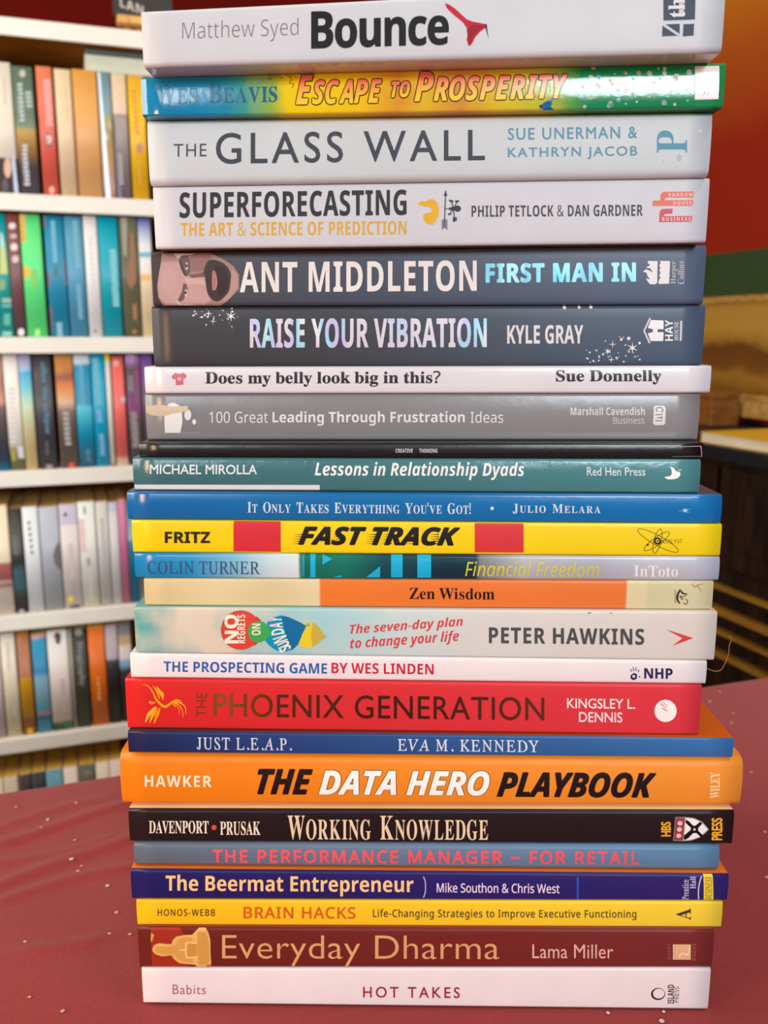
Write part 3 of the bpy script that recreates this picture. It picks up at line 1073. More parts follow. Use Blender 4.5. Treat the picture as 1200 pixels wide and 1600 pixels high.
sp = text_splines('LAN', 'bold', 1.1)
v2, f2, _l = fill_splines(sp, 36, 14)
link('lettering', mesh_from('lettering', [(-.036 + x / 1000, -.0003, .0125 + y / 1000 - x / 1000 * .25) for x, y in v2], f2, [pm((196, 190, 180), .8, .05)]), sl)

# ------------------------------------------------------------------ right-hand side: print, ledge, chest
zs0, zs1 = wall(1150, 624)[1], zg0 - .002
pr = thing('sepia_print', 'faded sepia landscape print in a thin tan frame under the green band of the wall', 'picture',
           wall_xyz(0, 0, zs0), 0)


def sepia_mat():
    m, nt, b = new_mat('sepia_landscape')
    N, L = nt.nodes, nt.links
    tc = N.new('ShaderNodeTexCoord')
    sx = N.new('ShaderNodeSeparateXYZ')
    L.new(tc.outputs['Generated'], sx.inputs[0])
    nz = N.new('ShaderNodeTexNoise')
    nz.inputs['Scale'].default_value = 14
    nz.inputs['Detail'].default_value = 5
    L.new(tc.outputs['Object'], nz.inputs['Vector'])
    ma = N.new('ShaderNodeMath')
    ma.operation = 'MULTIPLY_ADD'
    ma.inputs[1].default_value = .34
    L.new(nz.outputs['Fac'], ma.inputs[0])
    L.new(sx.outputs['Z'], ma.inputs[2])
    rp = N.new('ShaderNodeValToRGB')
    cr = rp.color_ramp
    cr.elements[0].position, cr.elements[0].color = .16, lin((108, 70, 20))
    cr.elements[1].position, cr.elements[1].color = 1.0, lin((170, 128, 52))
    for p, c in ((.36, (146, 104, 36)), (.46, (112, 70, 22)), (.64, (98, 60, 22)), (.74, (152, 112, 40)), (.88, (172, 132, 52))):
        e = cr.elements.new(p)
        e.color = lin(c)
    L.new(ma.outputs[0], rp.inputs['Fac'])
    L.new(rp.outputs['Color'], b.inputs['Base Color'])
    b.inputs['Roughness'].default_value = .4
    return m


v_l, v_r = wall(1068, 560)[0], wall(1290, 560)[0]
wall_box('picture', v_r, v_l, .0045, .0105, zs0 + .012, zs1 - .012, [sepia_mat()], pr, 0, pr.location)
tan = wood_mat((150, 112, 56), (178, 138, 74), 7, .5, (10, 10, 10))
for nm, a, b_, z0, z1 in (('frame_bar', v_r - .01, v_l + .01, zs1 - .012, zs1), ('frame_bar', v_r - .01, v_l + .01, zs0, zs0 + .012)):
    wall_box(nm, a, b_, .0045, .014, z0, z1, [tan], pr, .001, pr.location)
for a, b_ in ((v_l, v_l + .01), (v_r - .01, v_r)):
    wall_box('frame_bar', a, b_, .0045, .014, zs0 + .0122, zs1 - .0122, [tan], pr, .001, pr.location)
# ledge below the print
zl_1, zl_0 = wall(1150, 627, .05)[1], wall(1150, 651, .05)[1]
lg = wall_box('wall_ledge', wall(1290, 640)[0], wall(1112, 640, .05)[0], .0005, .05, zl_0, zl_1, [tan], None, .002)
tag(lg, 'narrow tan wooden ledge fixed to the wall under the sepia print', 'ledge')
# chest along the wall
KC = .30
zc = wall(1150, 702, KC)[1]
dark = wood_mat((22, 12, 7), (44, 25, 13), 6, .6, (10, 10, 1.5), .12)
vc0, vc1 = wall(1330, 800, KC)[0], corner_v - .36
ch = thing('chest', 'low dark wooden chest with brass coloured rails along the right wall', 'chest', wall_xyz((vc0 + vc1) / 2, KC / 2, 0), 0)
wall_box('body', vc0, vc1, .002, KC - .012, .03, zc - .0225, [dark], ch, .003, ch.location)
wall_box('top', vc0 - .01, vc1 + .01, .001, KC, zc - .022, zc, [wood_mat((20, 22, 26), (30, 30, 34), 6, .35)], ch, .003, ch.location)
brass = pm((128, 88, 24), .6, .2, 12, spec=.2)
zr1 = wall(1150, 905, KC)[1]
nd = 3
for i in range(nd):
    a = vc0 + .02 + (vc1 - vc0 - .04) * i / nd
    b_ = vc0 + .02 + (vc1 - vc0 - .04) * (i + 1) / nd
    dr = wall_box('door', a + .006, b_ - .006, KC - .0118, KC - .003, zr1 + .01, zc - .03, [dark], ch, .002, ch.location)
    wall_box('panel', a + .05, b_ - .05, KC - .0028, KC + .001, zr1 + .04, zc - .06, [dark], dr, .002, ch.location)
for y0, y1 in ((926, 931), (961.5, 971.5), (997, 1002.5), (1032, 1040)):
    wall_box('rail', vc0, vc1, KC - .0118, KC + .004, wall(1150, y1, KC)[1], wall(1150, y0, KC)[1], [brass], ch, .001, ch.location)
wall_box('plinth', vc0 + .01, vc1 - .01, .01, KC - .03, 0, .0298, [dark], ch, .002, ch.location)
# yellow book and brown box on the chest
yb = thing('paperback_book', 'yellow covered book lying flat on the dark chest at the right', 'book', wall_xyz(0, .2, zc + .0005), 0)
va, vb = wall(1215, 690, .29)[0], wall(1093, 690, .29)[0]
ycov = pm((206, 160, 28), .45, .06)
wall_box('page_block', va + .001, vb - .001, .145, .288, zc + .0012, zc + .0145, [paper_mat()], yb, 0, yb.location)
wall_box('cover', va, vb, .142, .2895, zc + .0148, zc + .0158, [ycov], yb, 0, yb.location)
wall_box('cover', va, vb, .142, .2895, zc + .0004, zc + .0010, [ycov], yb, 0, yb.location)
wall_box('spine', va, vb, .1405, .1418, zc + .0004, zc + .0158, [ycov], yb, 0, yb.location)
bx = thing('wooden_box', 'small brown wooden box on the chest at the end of the ledge', 'box', wall_xyz(0, .1, zc), 0)
vq0, vq1 = wall(1111, 640, .12)[0], wall(1086, 640, .12)[0]
zq = wall(1100, 612, .12)[1]
bxm = wood_mat((112, 66, 24), (140, 86, 34), 8, .5)
wall_box('body', vq0, vq1, .06, .12, zc + .0005, zq - .012, [bxm], bx, .002, bx.location)
wall_box('lid', vq0 - .001, vq1 + .001, .059, .121, zq - .0117, zq, [bxm], bx, .002, bx.location)
# ------------------------------------------------------------------ table and cloth


def table_pt(px, py, z=None):
    r = ray(px, py)
    return CAM + r * (((TZ if z is None else z) - CZ) / r.z)


_e = [(table_pt(x, y) - CAM).dot(SN) for x, y in ((0, 1236), (190, 1213), (1105, 1066), (1200, 1053))]
VB = sum(_e) / 4                                 # far edge of the table, measured from the camera along SN
UW0, UW1, DEP = -.72, .86, .92                   # the table's extent along SD, and its depth
DROP = .30


def tab_xyz(u, v, z):
    q = CAM + SD * u + SN * v
    return Vector((q.x, q.y, z))


tb = thing('table', 'table under the red tablecloth that carries the stack of books', 'table', tab_xyz((UW0 + UW1) / 2, VB - DEP / 2, 0), RZ)
oak = wood_mat((110, 76, 44), (146, 104, 62), 5, .5, (1, 10, 10))
hw, hd = (UW1 - UW0) / 2, DEP / 2
link('tabletop', box_mesh('tabletop', -hw + .006, hw - .006, -hd + .006, hd - .006, TZ - .033, TZ - .004, [oak], .003), tb)
for sx_ in (-1, 1):
    for sy_ in (-1, 1):
        cx, cy = sx_ * (hw - .07), sy_ * (hd - .07)
        link('leg', box_mesh('leg', cx - .025, cx + .025, cy - .025, cy + .025, 0, TZ - .0332, [oak], .003), tb)


def cloth_mat():
    m, nt, b = new_mat('red_woven_cloth')
    N, L = nt.nodes, nt.links
    tc = N.new('ShaderNodeTexCoord')
    waves = []
    for ang, sc in ((.55, 330), (-.85, 300)):
        mp = N.new('ShaderNodeMapping')
        mp.inputs['Rotation'].default_value = (0, 0, ang)
        L.new(tc.outputs['Object'], mp.inputs['Vector'])
        w = N.new('ShaderNodeTexWave')
        w.inputs['Scale'].default_value = sc
        w.inputs['Distortion'].default_value = 1.2
        w.inputs['Detail'].default_value = 2
        w.inputs['Detail Scale'].default_value = .6
        L.new(mp.outputs[0], w.inputs['Vector'])
        waves.append(w)
    ad = N.new('ShaderNodeMath')
    ad.operation = 'ADD'
    L.new(waves[0].outputs['Fac'], ad.inputs[0])
    L.new(waves[1].outputs['Fac'], ad.inputs[1])
    nz = N.new('ShaderNodeTexNoise')
    nz.inputs['Scale'].default_value = 420
    nz.inputs['Detail'].default_value = 3
    L.new(tc.outputs['Object'], nz.inputs['Vector'])
    ad2 = N.new('ShaderNodeMath')
    ad2.operation = 'ADD'
    L.new(ad.outputs[0], ad2.inputs[0])
    L.new(nz.outputs['Fac'], ad2.inputs[1])
    bp = N.new('ShaderNodeBump')
    bp.inputs['Strength'].default_value = .8
    bp.inputs['Distance'].default_value = .00012
    L.new(ad2.outputs[0], bp.inputs['Height'])
    L.new(bp.outputs['Normal'], b.inputs['Normal'])
    rp = N.new('ShaderNodeValToRGB')
    rp.color_ramp.elements[0].position = .6
    rp.color_ramp.elements[1].position = 2.0 / 1.0 if False else 1.0
    rp.color_ramp.elements[0].color = lin((130, 33, 34))
    rp.color_ramp.elements[1].color = lin((154, 46, 48))
    mr = N.new('ShaderNodeMath')
    mr.operation = 'MULTIPLY'
    mr.inputs[1].default_value = .55
    L.new(ad2.outputs[0], mr.inputs[0])
    L.new(mr.outputs[0], rp.inputs['Fac'])
    L.new(rp.outputs['Color'], b.inputs['Base Color'])
    b.inputs['Roughness'].default_value = .85
    b.inputs['Sheen Weight'].default_value = .2
    b.inputs['Sheen Roughness'].default_value = .5
    b.inputs['Specular IOR Level'].default_value = .2
    return m


# creases, as lines on the cloth seen left of the stack
CREASES = []
for (xa_, ya_), (xb_, yb_), hgt, wid in (((0, 1312), (190, 1262), .0022, .0042), ((0, 1385), (190, 1310), .0022, .0046), ((20, 1400), (200, 1352), .0018, .004),
                                         ((0, 1345), (150, 1312), .0012, .0035), ((60, 1480), (205, 1450), .0016, .004), ((0, 1290), (150, 1250), .0012, .004)):
    A, B = table_pt(xa_, ya_), table_pt(xb_, yb_)
    CREASES.append((A, B, hgt * .8, wid))


def wrinkle(p):
    h = 0
    for A, B, hg, wd in CREASES:
        ab = B - A
        l = ab.length
        t = (p - A).dot(ab) / (l * l)
        d = (p - A - ab * t)
        perp = ab.cross(Vector((0, 0, 1))).normalized().dot(d)
        perp += .003 * math.sin(t * 3 + A.y * 90)
        f = math.exp(-(perp / wd) ** 2) * (1 if 0 <= t <= 1 else math.exp(-((t if t < 0 else t - 1) / .25) ** 2))
        h += 1.0 * hg * f
    h += .0006 * math.sin(p.x * 23 + p.y * 31) * math.sin(p.x * 17 - p.y * 13)
    # flat and pressed down under the books
    dx = max(0, abs(p.x + .0) - .112)
    dy = max(0, -.002 - p.y, p.y - .16)
    k = min(1, math.hypot(dx, dy) / .02)
    return max(-.0005, h) * k * k


cv, cf = [], []
ext = DROP


def steps(lo, hi, f0, f1, fine, coarse):
    out, x = [], lo
    while x < hi - 1e-6:
        out.append(x)
        x += fine if f0 <= x < f1 else coarse
    return out + [hi]


GA = steps(-hw - ext, hw + ext, -.42, .30, .0026, .012)
GB = steps(-hd - ext, hd + ext, hd - .50, hd + .012, .0026, .012)
nu, nv = len(GA) - 1, len(GB) - 1
for j in range(nv + 1):
    for i in range(nu + 1):
        a, b_ = GA[i], GB[j]
        oa, ob_ = max(0, abs(a) - hw), max(0, abs(b_) - hd)
        sa, sb = (1 if a > 0 else -1), (1 if b_ > 0 else -1)
        over = max(oa, ob_)
        if over <= 0:
            p = tab_xyz((UW0 + UW1) / 2 + a, VB - DEP / 2 + b_, TZ)
            z = TZ - .0006 + wrinkle(p)
            e = min(hw - abs(a), hd - abs(b_))
            if e < .006:
                z -= (.006 - e) ** 2 / .012 * .6
            p.z = z
        else:
            fl_ = .012 * (over / ext) * (1 + .8 * math.sin((a if ob_ >= oa else b_) * 26 + 1.3))
            aa = a if oa == 0 else sa * (hw + (min(.004, oa) if oa >= ob_ else min(.004, oa) + 0) + fl_ * (1 if oa >= ob_ else .6))
            bb = b_ if ob_ == 0 else sb * (hd + min(.004, ob_) + fl_ * (1 if ob_ >= oa else .6))
            p = tab_xyz((UW0 + UW1) / 2 + aa, VB - DEP / 2 + bb, TZ - .003 - max(0, over - .003))
        cv.append(p)
for j in range(nv):
    for i in range(nu):
        q = j * (nu + 1) + i
        cf.append((q, q + 1, q + nu + 2, q + nu + 1))
org = tab_xyz((UW0 + UW1) / 2, VB - DEP / 2, TZ)
clo = link('tablecloth', mesh_from('tablecloth', cv, cf, [cloth_mat()], smooth=[True] * len(cf), origin=org))
clo.location = org
tag(clo, 'creased red woven tablecloth spread under the stack of books', 'tablecloth')

# sequins that lie about on the cloth
pale = pm((226, 190, 130), .3, .1, 300, metallic=.4, name='sequin')
silver = pm((226, 212, 208), .3, .1, 300, metallic=.4, name='sequin')


def sequin(px, py, r, mt, group, label, tilt):
    r *= .8
    p = table_pt(px, py)
    p.z = TZ - .0006 + wrinkle(p) + .0004
    vs, fs = [], []
    n, k = 18, 6
    r2 = r * .42
    for i in range(n):
        a = 2 * math.pi * i / n
        for j in range(k):
            b = 2 * math.pi * j / k
            rr = r - r2 + r2 * math.cos(b) * .95
            z = r2 * .38 * math.sin(b) + r2 * .36
            vs.append((rr * math.cos(a), rr * math.sin(a), z))
    for i in range(n):
        for j in range(k):
            fs.append((i * k + j, i * k + (j + 1) % k, ((i + 1) % n) * k + (j + 1) % k, ((i + 1) % n) * k + j))
    o = link('sequin', mesh_from('sequin', vs, fs, [mt], smooth=[True] * len(fs)))
    o.location = p
    o.rotation_euler = (tilt * .5, tilt * .3, px)
    tag(o, label, 'sequin', group)


for i, (x, y, r) in enumerate(((75, 1280, .0013), (65, 1296, .0011), (117, 1312, .0011), (112, 1344, .0015), (127, 1352, .0009), (122, 1361, .0012),
                               (168, 1383, .0013), (182, 1425, .0012), (203, 1459, .0011), (171, 1460, .0009), (39, 1471, .0010), (25, 1260, .0010),
                               (119, 1257, .0010), (46, 1557, .0009), (98, 1579, .0012))):
    sequin(x, y, r, pale if i % 3 else silver, 'sequins left of the stack', 'tiny ring shaped sequin lying on the red cloth left of the stack', .12)
for x, y, r in ((1109, 1096, .0017), (1145, 1115, .0014), (1143, 1130, .0014), (1125, 1080, .0012), (1195, 1300, .0013), (1198, 1371, .0013), (1174, 1205, .0011)):
    sequin(x, y, r, pale, 'sequins right of the stack', 'tiny ring shaped sequin lying on the red cloth right of the stack', .12)
for x, y, r in ((950, 1582, .0010), (1037, 1580, .0009), (1034, 1595, .0014)):
    sequin(x, y, r, silver, 'sequins in front of the stack', 'tiny silvery sequin on the red cloth in front of the bottom white book', .12)

# ------------------------------------------------------------------ the stack of books


def stk(px, py, off):
    r = ray(px, py)
    return CAM + r * ((D + off) / (r.y + YAW * r.x))


class Book:
    pass


def make_book(q, off, label, spine, top=None, bottom=None, rough=.4, W=.135, r=.0012, t=.0004, bulge=.0002, bump=0.0, bscale=90,
              hard=False, zline=None, spec=None, cat='paperback_book', pages=True):
    """q: corners of the spine in the picture, TL TR BR BL"""
    B = Book()
    if spec is None:
        spec = .5 if rough < .3 else .28
    TL, TR, BR, BL = [stk(x, y, off) for x, y in q]
    B.off, B.q, B.rough, B.bulge, B.r = off, q, rough, bulge, r
    bt = (TR.z - TL.z) / (TR.x - TL.x)
    B.zt = (TL.z - bt * TL.x, bt)
    B.zb = zline
    B.xl = (TL.x + BL.x) / 2
    B.xr = (TR.x + BR.x) / 2
    xm = (B.xl + B.xr) / 2
    B.T = (B.zt[0] + B.zt[1] * xm) - (B.zb[0] + B.zb[1] * xm)
    B.slt = (q[1][1] - q[0][1]) / (q[1][0] - q[0][0])
    B.slb = (q[2][1] - q[3][1]) / (q[2][0] - q[3][0])
    B.yt, B.yb = (q[0][1] + q[1][1]) / 2, (q[2][1] + q[3][1]) / 2
    loc = Vector((xm, off - YAW * xm, B.zb[0] + B.zb[1] * xm))
    B.root = thing(cat, label, 'book', loc, 0, 'books of the stack on the table')
    B.loc = loc
    T = B.T
    rs = r / T

    def zz(x, s):
        b0 = B.zb[0] + B.zb[1] * x
        return b0 + s * (B.zt[0] + B.zt[1] * x - b0)

    def pt(x, d, s):
        return (x, off - YAW * x + d, zz(x, s))
    B.pt, B.zz = pt, zz
    outer = [(W, 0.0, 2), (r, 0.0, 2)]
    for k in range(1, 6):
        a = math.pi / 2 * k / 5
        outer.append((r - r * math.sin(a), rs * (1 - math.cos(a)), 0))
    for k in range(1, 6):
        s = rs + (1 - 2 * rs) * k / 6
        outer.append((-bulge * (1 - ((s - .5) / (.5 - rs)) ** 2), s, 0))
    for k in range(0, 6):
        a = math.pi / 2 * k / 5
        outer.append((r - r * math.cos(a), 1 - rs * (1 - math.sin(a)), 0))
    outer.append((W, 1.0, 1))
    ti = t / T
    di = max(t, r * .55)
    inner = [(W, 1 - ti), (di + t, 1 - ti), (di + t, ti), (W, ti)]
    prof = [(d, s) for d, s, _ in outer] + inner
    B.prof = [(d, s) for d, s, _ in outer[1:-1]]
    n, no = len(prof), len(outer)
    ns = 24
    verts, faces, fm, sm = [], [], [], []
    for i in range(ns + 1):
        x = B.xl + (B.xr - B.xl) * i / ns
        verts += [pt(x, d, s) for d, s in prof]
    for i in range(ns):
        for j in range(n):
            k = (j + 1) % n
            faces.append((i * n + j, i * n + k, (i + 1) * n + k, (i + 1) * n + j))
            if j == 0:
                fm.append(2)
            elif j == no - 2:
                fm.append(1)
            elif j < no - 2:
                fm.append(0)
            else:
                fm.append(3)
            sm.append(1 <= j < no - 2)
    for tri in tri_poly([(d, s * T) for d, s in prof]):
        faces += [tuple(tri), tuple(ns * n + v for v in tri)]
        fm += [3, 3]
        sm += [False, False]
    if isinstance(spine, tuple):
        ms = pm(spine, rough, .025, 50, bump, bscale, spec=spec)
    else:
        k = dict(spine)
        stops = [((px - (q[0][0] + q[3][0]) / 2) / ((q[1][0] + q[2][0] - q[0][0] - q[3][0]) / 2), c) for px, c in k.pop('stops')]
        ms = ramp_mat(stops, rough=rough, bump=bump, bscale=bscale, spec=spec, **k)
    base = spine if isinstance(spine, tuple) else (200, 200, 200)

    def cm(c):
        return ms if c is None else (c if not isinstance(c, tuple) else pm(c, rough, .05, 30, spec=spec))
    mats = [ms, cm(top), cm(bottom), pm((232, 228, 218), .8, .03)]
    link('cover', mesh_from('cover', verts, faces, mats, fm, sm, loc), B.root)
    # pages
    ins = .003 if hard else .0004
    d0, d1 = di + t + .0003, W - (.004 if hard else .0008)
    pv = [pt(x, d, s) for x in (B.xl + ins, B.xr - ins) for d in (d0, d1) for s in (ti + .0001 / T, 1 - ti - .0001 / T)]
    link('page_block', mesh_from('page_block', pv, [(0, 1, 3, 2), (4, 6, 7, 5), (0, 4, 5, 1), (2, 3, 7, 6), (0, 2, 6, 4), (1, 5, 7, 3)],
                                 [paper_mat()], origin=loc), B.root)
    return B


def spine_d(B, s):
    P = B.prof
    for (d0, s0), (d1, s1) in zip(P, P[1:]):
        if s <= s1:
            return d0 + (d1 - d0) * (s - s0) / max(1e-9, s1 - s0)
    return P[-1][0]


def wrap(B, name, pts, faces, fm, mats):
    """lay flat shapes (points on the spine plane, with a layer number) onto the facets of the slightly rounded spine"""
    bm = bmesh.new()
    vs = []
    for p, lay in pts:
        b0 = B.zb[0] + B.zb[1] * p.x
        h = B.zt[0] + B.zt[1] * p.x - b0
        s = max(.004, min(.996, (p.z - b0) / h))
        x = max(B.xl + .0002, min(B.xr - .0002, p.x))
        vs.append(bm.verts.new((x, s * .02, lay)))
    for f, m in zip(faces, fm):
        if len(set(f)) < 3:
            continue
        try:
            fc = bm.faces.new([vs[i] for i in f])
            fc.material_index = m
        except ValueError:
            pass
    for d, s in B.prof:
        if .004 < s < .996:
            bmesh.ops.bisect_plane(bm, geom=list(bm.verts) + list(bm.edges) + list(bm.faces), dist=1e-7, plane_co=(0, s * .02, 0), plane_no=(0, 1, 0))
    l = B.loc
    for v in bm.verts:
        x, s, lay = v.co.x, v.co.y / .02, v.co.z
        p = B.pt(x, spine_d(B, s) - .00007 - lay * .00004, s)
        v.co = (p[0] - l.x, p[1] - l.y, p[2] - l.z)
    me = bpy.data.meshes.new(name)
    bm.to_mesh(me)
    bm.free()
    for m in mats:
        me.materials.append(m)
    return link(name, me, B.root)


def as_mat(c, B):
    return pm(c, min(.6, B.rough + .05), .03, 80, spec=.4 if B.rough < .3 else .18) if isinstance(c, tuple) else c


def text(B, name, body, font, xl, xr, yt, yb, col, track=1.0, rot=0, sc=0.0, shear=0.0, fat=0.0, thin=0.0, slope=None, lay=0,
         outline=None, ofat=.35, label=None, curve=0.0):
    if slope is None:
        f = ((yt + yb) / 2 - B.yt) / max(1, B.yb - B.yt)
        slope = B.slt + (B.slb - B.slt) * f
    w = xr - xl
    A, Bq, Cq, Dq = (stk(xl, yb - slope * w / 2, B.off), stk(xr, yb + slope * w / 2, B.off),
                     stk(xl, yt - slope * w / 2, B.off), stk(xr, yt + slope * w / 2, B.off))
    wm, hm = (Bq - A).length * 1000, (Cq - A).length * 1000
    sp = text_splines(body, font, track, sc, shear, rot)
    out = []
    jobs = [(fat, as_mat(col, B), lay + (2 if outline else 0), name)]
    vs_all, fs_all, fm, mats = [], [], [], []
    if outline:
        jobs.insert(0, (fat + ofat, as_mat(outline, B), lay, name))
    for ft, mt, ly, nm in jobs:
        v2, f2, l2 = fill_splines(sp, wm, hm, thin, ft, 3 if hm < 4 else 5)
        o0 = len(vs_all)
        for (x, y), lv in zip(v2, l2):
            u, v = x / wm, y / hm
            p = A * (1 - u) * (1 - v) + Bq * u * (1 - v) + Cq * (1 - u) * v + Dq * u * v
            vs_all.append((p, ly + lv))
        fs_all += [tuple(i + o0 for i in f) for f in f2]
        fm += [len(mats)] * len(f2)
        mats.append(mt)
    o = wrap(B, name, vs_all, fs_all, fm, mats)
    if label:
        o['label'] = label
    return o


def art(B, name, parts, lay=0, step=1, label=None):
    """printed picture: [(colour, points in picture coordinates)], later ones above earlier ones"""
    vs, fs, fm, mats, idx = [], [], [], [], {}
    for k, (c, pts) in enumerate(parts):
        key = c if isinstance(c, tuple) else c.name
        if key not in idx:
            idx[key] = len(mats)
            mats.append(as_mat(c, B))
        o0 = len(vs)
        vs += [(stk(x, y, B.off), lay + (k * .25 if step else 0)) for x, y in pts]
        for tri in tri_poly(pts):
            fs.append(tuple(o0 + v for v in tri))
            fm.append(idx[key])
    o = wrap(B, name, vs, fs, fm, mats)
    if label:
        o['label'] = label
    return o
# ------------------------------------------------------------------ every book of the stack, from the table upwards
Q = {
    'bounce': ((219.6, 16.7), (1137, -28), (1125, 78), (225, 101)),
    'escape': ((219, 121), (1135, 98), (1129, 168), (224, 184.5)),
    'glass': ((229, 187), (1113, 174), (1107.5, 276), (235, 287)),
    'super': ((238, 291.5), (1109.6, 278), (1102, 379), (244, 384)),
    'ant': ((235.5, 393), (1104, 383), (1098, 476), (239.6, 478)),
    'raise': ((237.5, 479), (1101, 476), (1098, 569), (240, 569.5)),
    'belly': ((225, 573), (1111, 571), (1110, 610), (228, 613)),
    'lead': ((226, 615), (1092.5, 614), (1091, 684), (231, 684)),
    'creative': ((216, 692.5), (1099, 692.5), (1098, 716), (219, 714)),
    'lessons': ((207.5, 715), (1094, 718), (1093, 767), (209.6, 765.5)),
    'itonly': ((198, 768), (1128, 773), (1126, 817), (200.5, 810)),
    'fast': ((204.6, 812.5), (1128, 819), (1125, 865.5), (209, 861.5)),
    'colin': ((209, 864), (1124.6, 870), (1122.5, 906), (212, 901)),
    'zen': ((224.6, 904), (1114, 908), (1113, 951.6), (226.7, 944)),
    'sunday': ((209, 949), (1119.6, 956), (1117, 1030), (213, 1018)),
    'prospect': ((203, 1021), (1104, 1033), (1103, 1067.5), (205, 1056.7)),
    'phoenix': ((195.4, 1060), (1095, 1070), (1093, 1149), (199.6, 1137.5)),
    'leap': ((199.6, 1143), (1146, 1154), (1145, 1181), (201, 1171)),
    'data': ((186, 1177), (1161, 1185), (1157, 1258), (191.7, 1253)),
    'working': ((199.6, 1265), (1148, 1267.5), (1143, 1317), (204, 1314.6)),
    'perf': ((208, 1318), (1124, 1322), (1123, 1358), (211, 1354)),
    'beer': ((204, 1359), (1138, 1367), (1136.7, 1408), (206, 1401)),
    'brain': ((213, 1406.5), (1129, 1409), (1127, 1447.5), (215, 1445)),
    'dharma': ((214, 1449.6), (1117, 1453.5), (1111, 1512), (219, 1511)),
    'hot': ((221, 1513), (1109.6, 1513), (1106.7, 1576), (224.6, 1567)),
}
GAP = .00006
LINE = (TZ, 0.0)


def stack(key, off, label, spine, **kw):
    global LINE
    B = make_book(Q[key], off / 1000, label, spine, zline=LINE, **kw)
    LINE = (B.zt[0] + GAP, B.zt[1])
    return B


WHITE = (232, 228, 230)

# 25, the lowest: white
B = stack('hot', 0, 'white paperback with dark red capitals, at the bottom of the stack on the cloth', (232, 220, 222), rough=.4, W=.15)
text(B, 'author_name', 'Babits', 'gill', 270, 321.7, 1538, 1553, (176, 96, 108), track=1.1)
text(B, 'title', 'HOT TAKES', 'gill', 567.5, 718, 1541.5, 1558.5, (158, 34, 52), track=1.35, fat=.06)
art(B, 'publisher_mark', [((22, 22, 26), circ(1028, 1552.5, 11, 9.6)), ((232, 220, 222), circ(1028.9, 1551.8, 9.0, 7.8))])
text(B, 'publisher_name', 'ISLAND', 'bold', 1043, 1053, 1538, 1568, (26, 26, 30), rot=90, slope=0)
text(B, 'publisher_name', 'PRESS', 'sans', 1053.5, 1060.5, 1541, 1566, (50, 50, 54), rot=90, slope=0)

# 24: maroon with a stone figure
B = stack('dharma', .2, 'maroon paperback with tan lettering and a stone figure, second from the bottom',
          {'stops': [(214, (104, 32, 26)), (700, (112, 36, 32)), (1117, (116, 42, 42))], 'mottle': .05}, top=(170, 90, 74), rough=.42, W=.15)
S = lambda pts: ob(pts, 215, 1440, 9.23)
art(B, 'cover_picture', [((162, 48, 30), S([(195, 95), (860, 95), (860, 655), (210, 655)])), ((112, 34, 28), S([(600, 95), (1045, 95), (1045, 655), (700, 655), (860, 400)])),
                         ((214, 150, 80), S([(195, 150), (240, 190), (225, 240), (205, 300), (190, 260)])),
                         ((226, 176, 100), S([(215, 390), (235, 340), (275, 315), (320, 305), (400, 315), (490, 320), (510, 260), (560, 210), (680, 190), (790, 185), (830, 140), (880, 98), (980, 98), (1020, 150), (1050, 260), (1055, 500), (1062, 600), (1050, 655), (870, 655), (830, 620), (720, 610), (600, 595), (530, 540), (490, 480), (360, 495), (270, 470), (225, 430)])),
                         ((212, 156, 78), S([(280, 350), (470, 350), (540, 330), (590, 240), (700, 220), (790, 225), (800, 590), (700, 580), (590, 550), (530, 470), (380, 465), (270, 440), (245, 395)])),
                         ((236, 196, 130), S([(690, 300), (720, 285), (860, 295), (860, 312), (730, 305), (712, 330), (712, 480), (735, 505), (870, 500), (870, 520), (715, 528), (690, 490)])),
                         ((200, 142, 66), S([(718, 315), (850, 315), (850, 490), (718, 490)])), ((240, 204, 140), S([(605, 395), (690, 390), (690, 410), (610, 412)])),
                         ((206, 150, 74), S([(870, 150), (990, 150), (1030, 300), (1035, 560), (1000, 620), (880, 620), (855, 400)])),
                         ((196, 106, 60), S([(985, 640), (1010, 615), (1060, 610), (1075, 655), (990, 655)]))], label='carved seated stone figure printed at the left end')
text(B, 'title', 'Everyday Dharma', 'gill', 346.7, 780, 1461, 1510, (214, 162, 108), track=1.02, thin=-.10)
text(B, 'author_name', 'Lama Miller', 'gill', 831.7, 958, 1475, 1497, (226, 176, 164), track=1.02)
art(B, 'publisher_mark', [((222, 172, 130), rect(1051, 1475, 1079, 1499)), ((240, 214, 190), stroke(curve_pts([(1060, 1495), (1066, 1489), (1074, 1491), (1078, 1477)]), 1.8))])
text(B, 'publisher_name', 'QUEST', 'sans', 1043, 1048.5, 1474, 1499, (176, 110, 92), rot=90, track=1.2, slope=0)
text(B, 'publisher_name', 'BOOKS', 'sans', 1081, 1087, 1474, 1500, (176, 110, 92), rot=90, track=1.2, slope=0)

# 23: yellow
B = stack('brain', 1.6, 'slim yellow paperback with orange red capitals, third from the bottom of the stack',
          {'stops': [(213, (244, 188, 20)), (700, (244, 198, 40)), (1129, (240, 208, 60))], 'mottle': .03}, top=(216, 84, 40), rough=.45, W=.14)  # deeper left end: warm lamp tint put into the yellow ramp
text(B, 'author_name', 'HONOS-WEBB', 'sans', 246.7, 336, 1420, 1430.5, (64, 48, 30), track=1.15, fat=.03)
text(B, 'title', 'BRAIN HACKS', 'sans', 381, 555, 1417, 1434.5, (214, 92, 30), track=1.08, fat=.12)
text(B, 'subtitle', 'Life-Changing Strategies to Improve Executive Functioning', 'sans', 583, 994, 1420.5, 1436.5, (84, 66, 34), track=1.08, fat=.05)
text(B, 'publisher_mark', 'A', 'serifb', 1056, 1079, 1419, 1437, (60, 50, 40), rot=90, slope=0)

